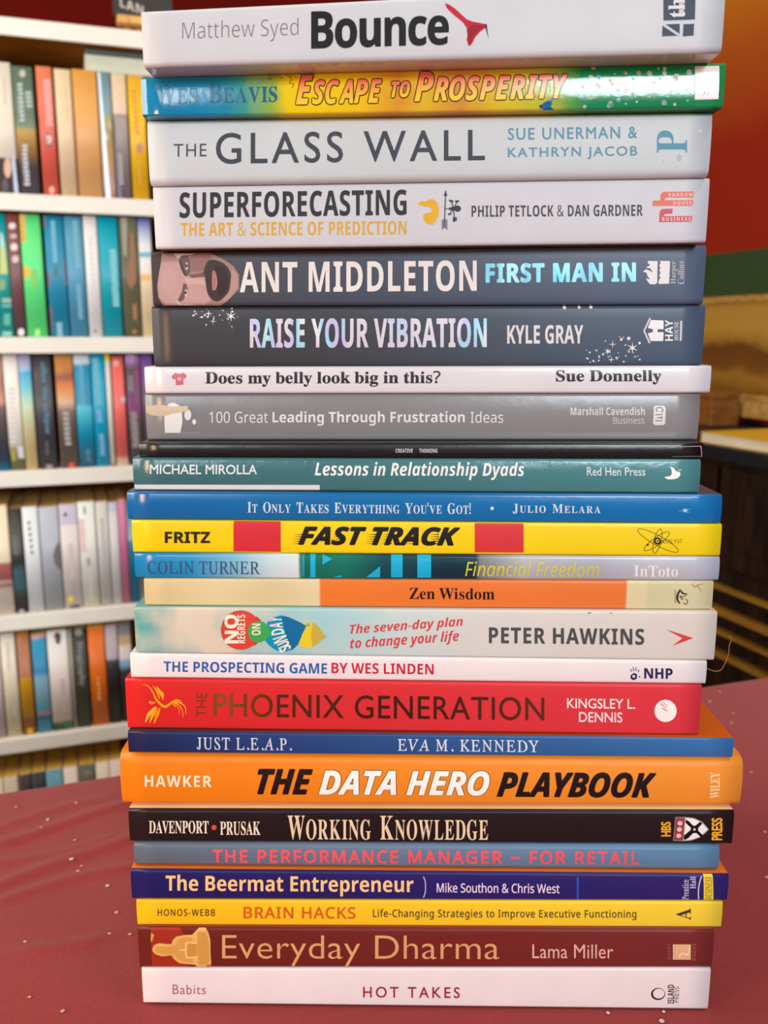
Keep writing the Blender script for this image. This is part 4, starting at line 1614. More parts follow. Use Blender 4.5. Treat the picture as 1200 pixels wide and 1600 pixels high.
# 22: navy with pale orange lettering
B = stack('beer', 2.0, 'navy blue paperback with pale orange lettering and a yellow tab at its right end',
          {'stops': [(204, (28, 24, 92)), (700, (38, 30, 104)), (1090, (42, 32, 104)), (1138, (44, 36, 112))], 'mottle': .05}, top=(232, 120, 40), rough=.4, W=.15)
text(B, 'title', 'The Beermat Entrepreneur', 'bold', 259, 646, 1367.5, 1400, (250, 202, 134), slope=.006)
art(B, 'divider', [((206, 196, 216), stroke(curve_pts([(661.5, 1369.5), (664.5, 1378), (664.5, 1393), (661.5, 1402.5)]), 1.4)), ((40, 90, 190), stroke([(902.5, 1370), (902.5, 1405)], 3))])
text(B, 'author_name', 'Mike Southon & Chris West', 'sans', 682.5, 874, 1379.5, 1394.5, (232, 216, 232), fat=.05)
art(B, 'publisher_tab', [((236, 206, 60), [(1099, 1366.8), (1113.5, 1367), (1114.5, 1407), (1099.5, 1406.8)])])
text(B, 'publisher_name', 'BUSINESS', 'serif', 1101.5, 1112, 1369.5, 1406, (66, 52, 60), rot=90, shear=-.0, slope=0, lay=1)
text(B, 'publisher_name', 'Prentice', 'serifb', 1065.5, 1076, 1374, 1406, (190, 180, 214), rot=90, slope=0)
text(B, 'publisher_name', 'Hall', 'serifb', 1078, 1087, 1369.5, 1388, (200, 190, 220), rot=90, slope=0)
art(B, 'publisher_mark', [((206, 200, 216), stroke(curve_pts([(1096, 1369), (1092, 1382), (1091, 1394), (1091.5, 1405)]), 1.8))])

# 21: slate blue with coral capitals
B = stack('perf', 4.6, 'slate blue paperback with wide spaced coral red capitals, fifth from the bottom',
          {'stops': [(208, (92, 104, 118)), (500, (102, 118, 142)), (1124, (88, 132, 168))], 'mottle': .04}, top=(186, 196, 204), rough=.38, W=.145, r=.0022, bulge=.0003)
text(B, 'title', 'THE PERFORMANCE MANAGER \u2212 FOR RETAIL', 'sans', 333, 998, 1329, 1348.5, (238, 88, 98), track=1.14, fat=.24)

# 20: black
B = stack('working', 5.6, 'black paperback with cream lettering and a small shield emblem, sixth from the bottom',
          {'stops': [(199, (32, 22, 24)), (1148, (32, 22, 26))], 'mottle': .06}, top=(238, 208, 150), rough=.35, W=.15, r=.0014)
text(B, 'author_name', 'DAVENPORT', 'serifb', 233, 326, 1282, 1302, (238, 226, 206), track=1.0)
art(B, 'dot', [((222, 74, 54), circ(334.6, 1292.5, 4))])
text(B, 'author_name', 'PRUSAK', 'serifb', 344, 407, 1283, 1304.5, (238, 226, 206))
text(B, 'title', 'Working Knowledge', 'serifb', 449.6, 762.5, 1274.5, 1312.5, (232, 208, 172), sc=.83)
text(B, 'publisher_name', 'HBS', 'gill', 1033, 1047.5, 1284, 1306, (238, 174, 40), rot=90, slope=0, fat=.14)
text(B, 'publisher_name', 'PRESS', 'gill', 1112, 1128, 1278, 1312, (238, 174, 40), rot=90, slope=0, fat=.14)
S = lambda pts: ob(pts, 960, 1260, 6)
shield = S([(570, 98), (665, 98), (740, 105), (820, 140), (858, 178), (884, 212), (850, 250), (800, 290), (720, 320), (645, 325), (548, 320)])
art(B, 'publisher_mark', [((150, 146, 146), shield), ((238, 236, 234), S([(664, 106), (738, 112), (815, 146), (874, 212), (796, 283), (718, 312), (648, 318)])),
                          ((150, 62, 66), S([(574, 105), (660, 105), (640, 317), (554, 314)])),
                          ((22, 20, 22), S([(668, 118), (700, 140), (828, 268), (806, 284), (664, 150)])), ((22, 20, 22), S([(650, 300), (650, 270), (800, 140), (824, 156), (690, 296), (655, 316)])),
                          ((22, 20, 22), circ(960 + 748 / 6, 1260 + 212 / 6, 6)), ((200, 196, 190), circ(960 + 748 / 6, 1260 + 212 / 6, 2)),
                          ((228, 190, 190), circ(960 + 613 / 6, 1260 + 155 / 6, 4, 3.6)), ((228, 190, 190), circ(960 + 607 / 6, 1260 + 212 / 6, 4, 3.6)), ((228, 190, 190), circ(960 + 601 / 6, 1260 + 272 / 6, 4, 3.6))],
    label='small shield emblem')

# 19: orange hardback
B = stack('data', 8.2, 'thick orange hardback with black and white cartoon capitals, widest book of the stack',
          {'stops': [(186, (232, 124, 8)), (600, (238, 136, 30)), (1161, (236, 146, 52))], 'mottle': .03}, rough=.42, W=.16, r=.0042, t=.0025, bulge=.0005, hard=True, cat='hardback_book')  # the orange ramp carries the warm lamp's tint at its left
text(B, 'author_name', 'HAWKER', 'bold', 226.7, 331, 1211, 1228.5, (252, 236, 206), track=1.1)
BK = (34, 20, 18)
text(B, 'title', 'THE', 'bi', 403, 488, 1202, 1240, BK, shear=.10, fat=.30)
text(B, 'title', 'DATA HERO', 'bi', 499, 764, 1204, 1241.5, (250, 246, 240), shear=.08, fat=.22, outline=(60, 40, 40), ofat=.24, label='white lettering with a dark outline')
text(B, 'title', 'PLAYBOOK', 'bi', 777, 1024, 1207, 1245, BK, shear=.12, fat=.30)
text(B, 'publisher_name', 'WILEY', 'serifb', 1109.6, 1124, 1206, 1247, (250, 224, 190), rot=90, slope=0)

# 18: blue, slim
B = stack('leap', 8.6, 'slim blue paperback with thin white capitals, lying on the orange hardback',
          {'stops': [(199, (24, 32, 74)), (420, (34, 62, 122)), (800, (44, 92, 150)), (1146, (54, 112, 172))], 'mottle': .05}, top=ramp_mat([(0, (60, 50, 60)), (.5, (130, 70, 40)), (.8, (170, 76, 22)), (1, (206, 96, 20))], 'X', rough=.35, wob=.2, wscale=20), rough=.36, W=.155, r=.0008)
text(B, 'title', 'JUST L.E.A.P.', 'serif', 308, 456, 1152.5, 1171.5, (212, 218, 228), shear=-.28, track=1.12, fat=.05)
text(B, 'author_name', 'EVA M. KENNEDY', 'serif', 621.7, 841, 1155.5, 1174, (216, 224, 234), shear=-.28, track=1.12, fat=.05)

# 17: red
B = stack('phoenix', 11.2, 'thick red paperback with brown gold lettering and a fiery bird emblem',
          {'stops': [(195, (212, 34, 34)), (600, (214, 46, 52)), (1095, (216, 56, 68))], 'mottle': .03}, rough=.4, W=.14)
GOLD = ramp_mat([(0, (130, 76, 20)), (.05, (140, 88, 22)), (.2, (86, 42, 14)), (.5, (66, 24, 12)), (.75, (76, 32, 14)), (1, (90, 46, 20))], 'X', rough=.35, wob=.2, metallic=.25)
S = lambda pts: ob(pts, 210, 1050, 8.571)
FL = ((246, 166, 20), (240, 142, 24), (250, 186, 50))
ph = []
for i, (pts, a, b_, c) in enumerate((([(110, 165), (190, 190), (250, 270), (300, 370), (400, 460), (470, 430), (530, 385), (600, 375), (640, 410)], 4, 34, 8),
                                     ([(250, 185), (310, 260), (340, 360)], 8, 40, 10), ([(300, 190), (350, 270), (385, 360)], 6, 34, 8), ([(340, 250), (380, 290), (385, 370)], 14, 34, 6),
                                     ([(200, 390), (230, 410), (290, 405)], 34, 40, 6), ([(290, 460), (200, 560), (150, 670)], 12, 50, 10), ([(310, 470), (250, 570), (205, 680)], 10, 44, 8),
                                     ([(350, 470), (310, 560), (265, 690)], 10, 54, 8), ([(500, 410), (590, 400), (680, 460), (690, 560)], 16, 14, 3),
                                     ([(510, 400), (590, 430), (640, 500), (660, 600)], 16, 14, 3), ([(520, 395), (570, 450), (605, 510), (600, 570)], 14, 12, 3), ([(515, 420), (545, 450), (550, 470)], 10, 10, 3))):
    ph.append((FL[i % 3], stroke(curve_pts(S(pts), 6), a / 8.571, b_ / 8.571, c / 8.571)))
art(B, 'emblem', ph, label='orange yellow fiery bird')
text(B, 'title', 'THE', 'gill', 307, 323, 1082, 1119.5, (112, 60, 22), rot=90, slope=0)
text(B, 'title', 'PHOENIX GENERATION', 'gill', 334, 850, 1086.5, 1122.5, GOLD, track=1.06, fat=.05)
text(B, 'author_name', 'KINGSLEY L.', 'gill', 886, 992, 1091.5, 1106.5, (250, 226, 226), fat=.06)
text(B, 'author_name', 'DENNIS', 'gill', 904.6, 972, 1112.5, 1128, (250, 226, 226), fat=.06)
art(B, 'publisher_mark', [((250, 240, 240), circ(1039.6, 1110.4, 17.3, 17.3, 40)), ((206, 60, 66), stroke([(1032, 1099), (1038, 1104), (1034, 1106), (1041, 1110)], 1.3)), ((206, 60, 66), stroke([(1035, 1097), (1042, 1102), (1037, 1108), (1043, 1111)], 1.0))])

# 16: white
B = stack('prospect', 11.6, 'slim white paperback with blue and red bold capitals, lying on the thick red one', (234, 226, 228), rough=.36, W=.14)
text(B, 'title', 'THE PROSPECTING GAME', 'bold', 256, 511, 1034.5, 1051, (44, 94, 172), track=1.0)
text(B, 'author_name', 'BY WES LINDEN', 'bold', 518, 677.5, 1036, 1052.8, (204, 34, 54))
text(B, 'publisher_name', 'NHP', 'bold', 1006.5, 1050.5, 1044, 1060, (46, 36, 88), fat=.05)
NV = (46, 36, 88)
art(B, 'publisher_mark', [(NV, [(985, 1055), (990, 1051), (995, 1053), (995, 1060), (990, 1063), (985, 1060)]), ((234, 226, 228), circ(990, 1056.5, 2.2)), (NV, stroke([(985, 1045), (987, 1049)], 1.2)),
                          (NV, stroke([(989, 1042), (990, 1048)], 1.2)), (NV, stroke([(993.5, 1042.5), (993.5, 1048)], 1.2)), (NV, stroke([(998, 1046), (997, 1050)], 1.2)), (NV, circ(999, 1057, 1.2))])

# 15: clouds and balloons
B = stack('sunday', 12.2, 'thick pale paperback with a teal cloudy sky and coloured balloons at its left end',
          {'stops': [(209, (84, 160, 158)), (340, (110, 184, 188)), (520, (164, 208, 214)), (620, (196, 214, 212)), (760, (212, 212, 208)), (1119, (216, 208, 200))],
           'clouds': ((218, 206, 186), 30, .15, .5), 'mottle': .04, 'wob': .04}, top=ramp_mat([(0, (110, 180, 170)), (.5, (200, 214, 206)), (1, (230, 206, 176))], rough=.4, wob=.15), rough=.42, W=.14, r=.001)
S = lambda pts: ob(pts, 330, 940, 6.316)
art(B, 'cover_picture', [((212, 70, 54), circ(330 + 292 / 6.316, 940 + 280 / 6.316, 31, 30.8, 40)), ((196, 66, 56), S([(440, 140), (490, 180), (520, 260), (470, 400), (420, 440)])),
                         ((228, 204, 40), S([(890, 215), (940, 200), (1000, 205), (1040, 230), (1135, 345), (1050, 410), (1000, 445), (940, 455), (860, 430)])),
                         ((196, 174, 70), S([(1000, 206), (1042, 232), (1135, 345), (1050, 410), (1000, 445), (985, 330)])),
                         ((10, 146, 190), S([(545, 215), (600, 160), (680, 135), (760, 150), (820, 175), (940, 235), (900, 320), (860, 420), (800, 475), (720, 497), (640, 480), (570, 430), (525, 375), (600, 310)])),
                         ((16, 108, 160), S([(690, 135), (760, 150), (820, 175), (940, 235), (900, 320), (860, 420), (800, 475), (760, 420), (730, 300)])),
                         ((60, 168, 84), S([(360, 290), (375, 240), (420, 200), (470, 190), (520, 200), (560, 240), (605, 310), (540, 375), (490, 400), (440, 398), (385, 370)])),
                         ((130, 170, 180), S([(945, 215), (965, 205), (975, 240), (940, 245)]))], label='coloured balloons')
CR = (250, 236, 214)
text(B, 'title', 'NO', 'bold', 351.5, 371.5, 960.5, 1004.5, CR, rot=90, slope=0, fat=.12, lay=3)
text(B, 'title', 'REGRETS', 'bold', 371, 383.5, 960, 1004.5, CR, rot=90, slope=0, lay=3)
text(B, 'title', 'ON', 'bold', 393.5, 407.5, 974, 992, CR, rot=90, slope=0, lay=3)


def arc_text(B, name, body, items, col, lay):
    """letters set one by one along an arc: (letter, centre x, centre y, width, height, turn in degrees)"""
    for ch, cx, cy, w, h, ang in items:
        sp = text_splines(ch, 'bold')
        v2, f2, _l = fill_splines(sp, w, h)
        a = math.radians(ang)
        pts = [(cx + (x - w / 2) * math.cos(a) - (y - h / 2) * math.sin(a), cy - ((x - w / 2) * math.sin(a) + (y - h / 2) * math.cos(a))) for x, y in v2]
        wrap(B, name, [(stk(x, y, B.off), lay) for x, y in pts], f2, [0] * len(f2), [as_mat(col, B)])


arc_text(B, 'title_letter', 'SUNDAY', [('S', 445.5, 1013, 7, 19, 118), ('U', 443, 1006.5, 7.5, 19, 114), ('N', 438, 998.5, 8.5, 22, 108), ('D', 434, 986.5, 9, 20, 100), ('A', 431.5, 976.5, 8, 20, 93), ('Y', 431, 967.5, 6, 19, 88)], CR, 3)
text(B, 'subtitle', 'The seven-day plan', 'bi', 546.7, 723, 969, 988.5, (212, 64, 70), slope=-.072, track=1.0)
text(B, 'subtitle', 'to change your life', 'bi', 547, 717, 990.5, 1012, (212, 64, 70), slope=-.072)
text(B, 'author_name', 'PETER HAWKINS', 'bold', 764, 1006, 981, 1006, (78, 78, 80), track=1.06, fat=.06)
art(B, 'publisher_mark', [((214, 66, 66), [(1040, 982.8), (1083, 996.8), (1050, 1008.8), (1066, 997)])])
art(B, 'stain', [((120, 100, 80), circ(921, 957.6, 3, .8)), ((150, 110, 70), circ(955, 957.8, 2.4, .6))])

# 14: cream and orange
B = stack('zen', 14.6, 'slim paperback cream at both ends with an orange middle and black title',
          {'stops': [(224, (208, 188, 140)), (340, (224, 206, 160)), (420, (212, 196, 150)), (500, (224, 208, 166)), (501.5, (224, 208, 166)), (502.5, (232, 122, 46)), (978.5, (226, 120, 58)), (979.8, (216, 204, 160)),
                     (1010, (216, 206, 164)), (1012, (204, 198, 158)), (1114, (214, 206, 166))], 'mottle': .05}, top=(226, 214, 184), rough=.3, W=.135, r=.001)
text(B, 'title', 'Zen Wisdom', 'serifb', 639.6, 772.5, 918.5, 936.5, (40, 22, 16))
art(B, 'publisher_mark', [((50, 50, 44), stroke(curve_pts([(1063, 921), (1059, 928), (1058, 936), (1062, 943)]), 2.6, 3.4, 2)), ((50, 50, 44), [(1063, 921), (1068, 926), (1076, 928), (1070, 929), (1064, 927)]),
                          ((60, 60, 54), stroke(curve_pts([(1072, 930), (1067, 932), (1064, 936), (1070, 935), (1074, 939), (1072, 944), (1068, 942)]), 1.2)), ((70, 70, 60), circ(1063, 932, 1.6))] +
    [((120, 112, 92), rect(1053.5 + (i % 2), 922 + i * 2.6, 1055.5 + (i % 2), 923.5 + i * 2.6)) for i in range(8)])
art(B, 'stain', [((150, 116, 70), stroke(curve_pts([(1080, 912), (1086, 917), (1090, 914), (1099, 912)]), 1, 1.4, .6)), ((156, 124, 80), stroke(curve_pts([(1090, 916), (1094, 921), (1096, 925)]), 1.4, 1, .5))])

# 13: blue to grey with teal block
B = stack('colin', 15.0, 'slim glossy paperback, blue at left, dark teal in the middle, silver grey at right',
          {'stops': [(209, (0, 128, 186)), (300, (30, 142, 198)), (370, (120, 182, 212)), (430, (196, 220, 226)), (470, (216, 228, 230)), (471, (0, 104, 88)), (540, (0, 116, 98)), (600, (0, 70, 82)), (700, (0, 48, 62)),
                     (748, (0, 52, 66)), (750, (120, 122, 128)), (820, (176, 178, 186)), (930, (168, 172, 186)), (1030, (190, 190, 200)), (1124, (176, 182, 200))], 'mottle': .05, 'wob': .004}, rough=.22, W=.135, bulge=.0004, bump=.00012, bscale=70)
CY = (20, 176, 220)
art(B, 'cover_picture', [((0, 150, 176), rect(472, 866, 476, 901)), (CY, [(485, 865.5), (493, 865.5), (493, 902), (485, 902)]), (CY, [(504, 866), (519, 873), (504, 882)]),
                         (CY, [(572, 902), (594, 884), (594, 902)]), (CY, [(520, 902), (534, 898.5), (534, 902)]), (CY, rect(611, 866, 629, 902)), (CY, rect(652, 866.5, 673.5, 902.5))])
text(B, 'author_name', 'COLIN TURNER', 'serif', 231, 406, 876.5, 897, (56, 84, 116), shear=-.28, track=1.04, fat=.03)
text(B, 'title', 'Financial Freedom', 'it', 726.7, 936, 877, 901, (212, 206, 50), track=1.0)
text(B, 'publisher_name', 'InToto', 'serifb', 990, 1059, 883.5, 901, (236, 234, 238))

# 12: yellow with two red blocks
B = stack('fast', 15.6, 'yellow paperback with two red blocks and black slanted capitals',
          {'stops': [(204, (242, 206, 0)), (600, (244, 212, 8)), (1128, (240, 212, 20))], 'mottle': .03}, rough=.28, W=.14, r=.001)
art(B, 'red_block', [((212, 44, 56), [(365, 814.2), (438.7, 815), (438.7, 862.2), (365, 861.6)])], step=0)
art(B, 'red_block', [((212, 54, 60), [(741.7, 817.4), (818, 818), (818, 863.4), (741.7, 862.9)])], step=0)
text(B, 'author_name', 'FRITZ', 'bold', 258, 328, 831, 848, (40, 34, 14), fat=.10, slope=.002)
text(B, 'title', 'FAST TRACK', 'bi', 467, 718, 824, 851, (24, 20, 16), shear=.12, fat=.30)
sl_ = []
for x0 in (468, 529, 582, 606, 645, 680):
    for k in range(5):
        y0 = 834 + k * 3.6
        sl_.append(((24, 20, 16), [(x0 - 10 - k * .8, y0 + 1.2), (x0 + 6, y0), (x0 + 6, y0 + 1.7)]))
art(B, 'speed_lines', sl_, step=0)
OL = (74, 62, 10)
art(B, 'publisher_mark', [(OL, ring(1028, 844.6, 36, 7.6, .9, .5)), (OL, ring(1026, 845.5, 24, 6.2, .9, -.62)), (OL, ring(1027, 845.3, 19.5, 5.6, .9, 1.82)),
                          ((30, 26, 10), ring(1027, 845, 4.2, 4.4, 2.6)), ((30, 26, 10), circ(1027, 845, 1.3)), ((30, 26, 10), circ(1011.5, 850.8, 1.7))])
text(B, 'publisher_name', 'ATALYST', 'sans', 1033, 1066, 842.5, 849, (96, 84, 20), slope=-.03)

# 11: strong blue
B = stack('itonly', 16.2, 'bright blue paperback with white small capitals, on the yellow one with red blocks',
          {'stops': [(198, (0, 100, 166)), (600, (0, 108, 172)), (1128, (0, 112, 180))], 'mottle': .05}, top=(70, 86, 104), rough=.2, W=.14, r=.0012, bulge=.0004, bump=.00014, bscale=60)
text(B, 'title', "It Only Takes Everything You've Got!", 'serifb', 387, 735.4, 784.5, 802, (214, 222, 230), sc=.8, track=1.0)
art(B, 'dot', [((214, 222, 230), circ(768.7, 794, 2.8))])
text(B, 'author_name', 'Julio Melara', 'serifb', 801, 938, 787.5, 803, (214, 222, 230), sc=.8, track=1.5)
art(B, 'publisher_mark', [((190, 214, 230), circ(1070, 797, 3.6, 2.6)), ((120, 180, 216), stroke(curve_pts([(1060, 798.5), (1070, 796), (1078, 795)]), .6, 1.4, .4)), ((90, 160, 206), stroke(curve_pts([(1066, 800), (1074, 800), (1079, 799)]), .6, 1.2, .4))])

# 10: grey teal
B = stack('lessons', 18.6, 'grey teal paperback with white slanted title and white stripe at its left end',
          {'stops': [(207, (58, 104, 112)), (600, (62, 118, 124)), (1094, (74, 136, 142))], 'mottle': .05}, rough=.2, W=.14, r=.0012, bulge=.0005, bump=.0003, bscale=75)
art(B, 'stripe', [((224, 224, 226), [(210, 757), (499.6, 757.6), (499.6, 765.6), (210, 765)])], step=0)
text(B, 'author_name', 'MICHAEL MIROLLA', 'gill', 235, 401.7, 726, 740.5, (222, 228, 228), fat=.07)
text(B, 'title', 'Lessons in Relationship Dyads', 'bi', 492, 819, 722, 749.5, (236, 238, 236), track=1.0)
text(B, 'publisher_name', 'Red Hen Press', 'gill', 916.7, 1007.5, 730, 743, (214, 226, 226), fat=.04)
art(B, 'publisher_mark', [((244, 248, 248), curve_pts([(1047, 729), (1052, 731), (1056, 736), (1062, 738), (1061, 744), (1054, 748), (1043, 748.5), (1038, 745), (1047, 743), (1049, 737), (1047, 729)], 4)[:-1]),
                          ((200, 222, 222), stroke([(1059, 735), (1064, 734)], 1.4))])

# 9: thin black
B = stack('creative', 19.4, 'thin black booklet with tiny white capitals in the middle of its spine', (22, 20, 22), top=(26, 24, 26), rough=.25, W=.14, r=.0009, bump=.0002, bscale=50)
text(B, 'title', 'CREATIVE', 'bold', 618, 645, 701, 707.2, (206, 206, 206), slope=0)
text(B, 'title', 'THINKING', 'bold', 655, 683.5, 701, 707.2, (206, 206, 206), slope=0)
art(B, 'cover_edge', [((120, 120, 120), stroke([(1062, 698), (1095, 697)], 1)), ((150, 146, 140), stroke([(1095, 697), (1096.5, 714)], 1.4)), ((110, 108, 106), stroke([(1050, 713.5), (1096, 713)], 1))])

# 8: grey
B = stack('lead', 29, 'mid grey paperback with white light and bold lettering', {'stops': [(226, (126, 126, 130)), (600, (132, 132, 136)), (1092, (140, 138, 140))], 'mottle': .04},
          top=ramp_mat([(0, (200, 200, 206)), (.55, (210, 206, 206)), (.6, (214, 130, 90)), (.7, (206, 120, 80)), (.72, (200, 196, 196)), (1, (90, 80, 110))], rough=.3), rough=.24, W=.14, r=.0014, bulge=.0006, bump=.00014, bscale=60)
GW = (226, 226, 228)
text(B, 'title', '100 Great', 'sans', 327.5, 419, 643, 660.5, GW)
text(B, 'title', 'Leading Through Frustration', 'bold', 426, 726, 642.5, 665, GW)
text(B, 'title', 'Ideas', 'sans', 735, 786, 642.5, 660.5, GW)
text(B, 'publisher_name', 'Marshall Cavendish', 'bold', 891, 1007, 636, 648.5, (214, 214, 216))
text(B, 'publisher_name', 'Business', 'sans', 957.5, 1006, 651.5, 662, (200, 200, 202), fat=.04)
art(B, 'publisher_mark', [((226, 226, 228), [(1021, 635), (1024, 633.7), (1037, 633.7), (1039.6, 637), (1038.6, 662), (1035, 664), (1022, 664), (1019.6, 661)]), ((132, 130, 132), stroke([(1023, 657), (1033, 657.5), (1034, 653), (1024, 652.5), (1033.5, 651.5), (1034, 647.5), (1023, 648)], 1.6)),
                          ((132, 130, 132), stroke(curve_pts([(1027, 643), (1024.5, 640), (1027, 637), (1033, 637.5), (1035, 641), (1032, 643.5)]), 1.8))])
art(B, 'emblem', [((228, 228, 230), [(257, 640), (264, 630.5), (272, 629), (280, 633), (285, 643), (285.5, 660), (282, 676), (258, 676.5)]), ((222, 222, 226), circ(294, 648, 5.4, 8.6)), ((228, 228, 230), circ(304, 659, 3, 4.2)),
                  ((168, 168, 172), stroke([(256, 629), (311, 629.5), (311, 676), (256, 676.5)], .6))])
art(B, 'torn_sticker', [((206, 188, 160), [(229, 634), (252, 632), (268, 635), (294, 634), (294, 642), (270, 646), (258, 650), (238, 649), (229, 644)])], lay=2, step=0, label='torn remains of a cream sticker')

# 7: white with slab lettering
B = stack('belly', 27.5, 'slim shiny white paperback with dark slab serif lettering and a small pink shirt emblem', (224, 222, 228), rough=.24, W=.135, r=.0012, bulge=.0002, bump=.00008, bscale=50)
text(B, 'title', 'Does my belly look big in this?', 'serifb', 321, 688, 580, 604, (44, 40, 48), fat=.07, slope=-.002)
text(B, 'author_name', 'Sue Donnelly', 'serifb', 868.7, 1033, 578.2, 600.6, (40, 38, 50), fat=.07)
art(B, 'emblem', [((202, 110, 120), [(268, 588), (274, 582.5), (278, 584), (283, 584), (287, 582), (292, 587), (289, 592), (286.5, 590.5), (287, 601), (275, 602), (274.5, 592), (271, 593)]), ((226, 170, 176), circ(280.5, 592, 3.2))], label='pink shirt emblem')

# 6: dark grey with holographic capitals
SKY = {'stops': [(237, (58, 56, 60)), (500, (62, 64, 70)), (760, (70, 80, 94)), (1101, (74, 92, 116))], 'mottle': .10, 'wob': .05, 'wscale': 24}
B = stack('raise', 28, 'charcoal paperback with holographic capitals and small white stars', dict(SKY), rough=.34, W=.135, r=.0016)
HOLO = foil_mat([(160, 232, 246), (196, 206, 242), (216, 210, 224), (222, 220, 228), (206, 190, 238), (160, 222, 244), (236, 236, 240), (222, 190, 232)], 60, .15, .3)
text(B, 'title', 'RAISE YOUR VIBRATION', 'bold', 391, 760, 497.5, 543, HOLO, fat=.10, track=1.03, label='holographic silver lettering')
text(B, 'author_name', 'KYLE GRAY', 'bold', 792.5, 911, 508, 537, (226, 224, 226), fat=.04)
S = lambda pts: ob(pts, 930, 490, 6.667)
HW = (240, 242, 244)
art(B, 'publisher_mark', [((206, 208, 214), stroke(S([(572, 45), (507, 180), (566, 308)]), 3)), (HW, S([(580, 66), (710, 72), (710, 162), (648, 162), (648, 194), (710, 194), (706, 286), (576, 286), (545, 206), (598, 194), (598, 162), (545, 150)])),
                          ((206, 208, 214), S([(882, 76), (906, 76), (898, 284), (878, 284)]))])
text(B, 'publisher_name', 'HAY', 'bold', 1039, 1051, 500, 532.5, HW, rot=90, slope=0)
text(B, 'publisher_name', 'HOUSE', 'serifb', 1053, 1060, 502, 532, (216, 218, 222), rot=90, slope=0)
rnd = random.Random(11)
st = []
for k in range(34):
    x = rnd.uniform(300, 374)
    y = 481 + abs(rnd.gauss(0, 1)) * (7 + 18 * (1 - abs(x - 348) / 60))
    if y < 517:
        st.append(((214, 214, 216) if k % 3 else (236, 236, 238), circ(x, y, rnd.uniform(.5, 1.7), n=8)))
for k in range(34):
    x = rnd.uniform(915, 1000)
    y = 566 - abs(rnd.gauss(0, 1)) * (6 + 16 * (1 - abs(x - 975) / 70))
    if y > 524:
        st.append(((206, 212, 220) if k % 3 else (236, 238, 240), circ(x, y, rnd.uniform(.5, 1.7), n=8)))
st += [(HW, star(361, 494, 9, 6, .22)), (HW, star(326, 490, 6, 4, .2)), (HW, star(333, 502, 6, 4, .12)), (HW, star(988, 543.5, 10, 6, .2)), (HW, star(949.5, 549, 6, 6, .25)), (HW, star(957, 538, 7, 4, .12)), (HW, star(955, 562, 6, 4, .14)),
       (HW, circ(882, 480.5, 2.6)), (HW, circ(905, 480, 2.2)), (HW, circ(923.5, 479.8, 2.6)), (HW, circ(982, 528.8, 2.6)), (HW, circ(970.5, 530.5, 2)), (HW, circ(999, 536, 2))]
art(B, 'stars', st, step=0)

# 5: blue grey with a bearded face
B = stack('ant', 26, 'slate blue paperback with a bearded face printed at its left end and big white capitals',
          {'stops': [(235, (70, 66, 70)), (370, (72, 74, 86)), (600, (72, 80, 98)), (1104, (86, 102, 128))], 'mottle': .09, 'wob': .03, 'wscale': 24}, rough=.36, W=.135, r=.0018)
S = lambda pts: ob(pts, 215, 380, 6.667)
E_ = lambda cx, cy, rx, ry, rot=0.0: circ(215 + cx / 6.667, 380 + cy / 6.667, rx / 6.667, ry / 6.667, 26, rot)
art(B, 'cover_picture', [((168, 136, 132), S([(230, 110), (480, 105), (760, 105), (900, 170), (1000, 240), (1060, 330), (1060, 480), (940, 600), (860, 650), (240, 650), (190, 560), (190, 200)])),
                         ((74, 62, 66), S([(140, 120), (250, 105), (245, 200), (225, 300), (205, 440), (215, 560), (265, 652), (180, 655), (150, 600), (138, 300)])),
                         ((196, 160, 156), S([(250, 200), (440, 190), (480, 330), (700, 360), (720, 480), (770, 590), (700, 640), (300, 645), (225, 560), (212, 440), (232, 290)])),
                         ((200, 165, 161), E_(330, 400, 85, 150)), ((214, 176, 170), S([(490, 365), (690, 372), (712, 430), (520, 425)])), ((201, 161, 155), E_(640, 540, 110, 70, .2)),
                         ((112, 90, 92), S([(430, 180), (470, 120), (520, 125), (550, 190), (548, 300), (520, 345), (490, 340), (458, 280)])), ((150, 116, 112), S([(555, 112), (770, 112), (745, 250), (690, 290), (560, 300), (545, 200)])),
                         ((128, 92, 88), S([(530, 330), (640, 318), (690, 300), (700, 350), (560, 362)])), ((84, 66, 68), S([(430, 190), (452, 170), (480, 270), (520, 340), (488, 335), (455, 270)])),
                         ((210, 200, 200), E_(513, 240, 14, 42)), ((70, 70, 78), E_(512, 236, 13, 18)),
                         ((116, 86, 86), S([(478, 420), (510, 425), (520, 490), (480, 590), (440, 612), (422, 592), (465, 500)])), ((214, 202, 200), E_(505, 520, 15, 40)), ((66, 66, 74), E_(501, 516, 13, 17)),
                         ((70, 58, 58), curve_pts(S([(690, 290), (730, 190), (800, 175), (900, 215), (965, 300), (975, 420), (930, 530), (850, 600), (780, 590), (730, 520), (715, 420), (705, 350), (690, 290)]), 6)[:-1]),
                         ((58, 48, 48), curve_pts(S([(800, 220), (900, 260), (940, 360), (930, 470), (850, 550), (830, 420), (800, 220)]), 6)[:-1]),
                         ((192, 134, 134), curve_pts(S([(782, 292), (806, 290), (826, 350), (832, 420), (815, 482), (784, 484), (778, 400), (782, 292)]), 6)[:-1]), ((130, 84, 86), stroke(S([(800, 300), (806, 390), (800, 476)]), 1)),
                         ((186, 150, 142), S([(985, 260), (1050, 330), (1052, 460), (960, 580), (900, 612), (880, 592), (960, 500)])), ((206, 204, 206), S([(372, 106), (600, 106), (560, 122), (470, 128), (420, 160)])), ((206, 196, 196), S([(385, 590), (470, 632), (640, 640), (520, 650), (420, 645)]))],
    label='bearded face lying on its side')
text(B, 'author_name', 'ANT MIDDLETON', 'bold', 375, 744.6, 408, 456, (236, 234, 232), track=1.04, fat=.05)
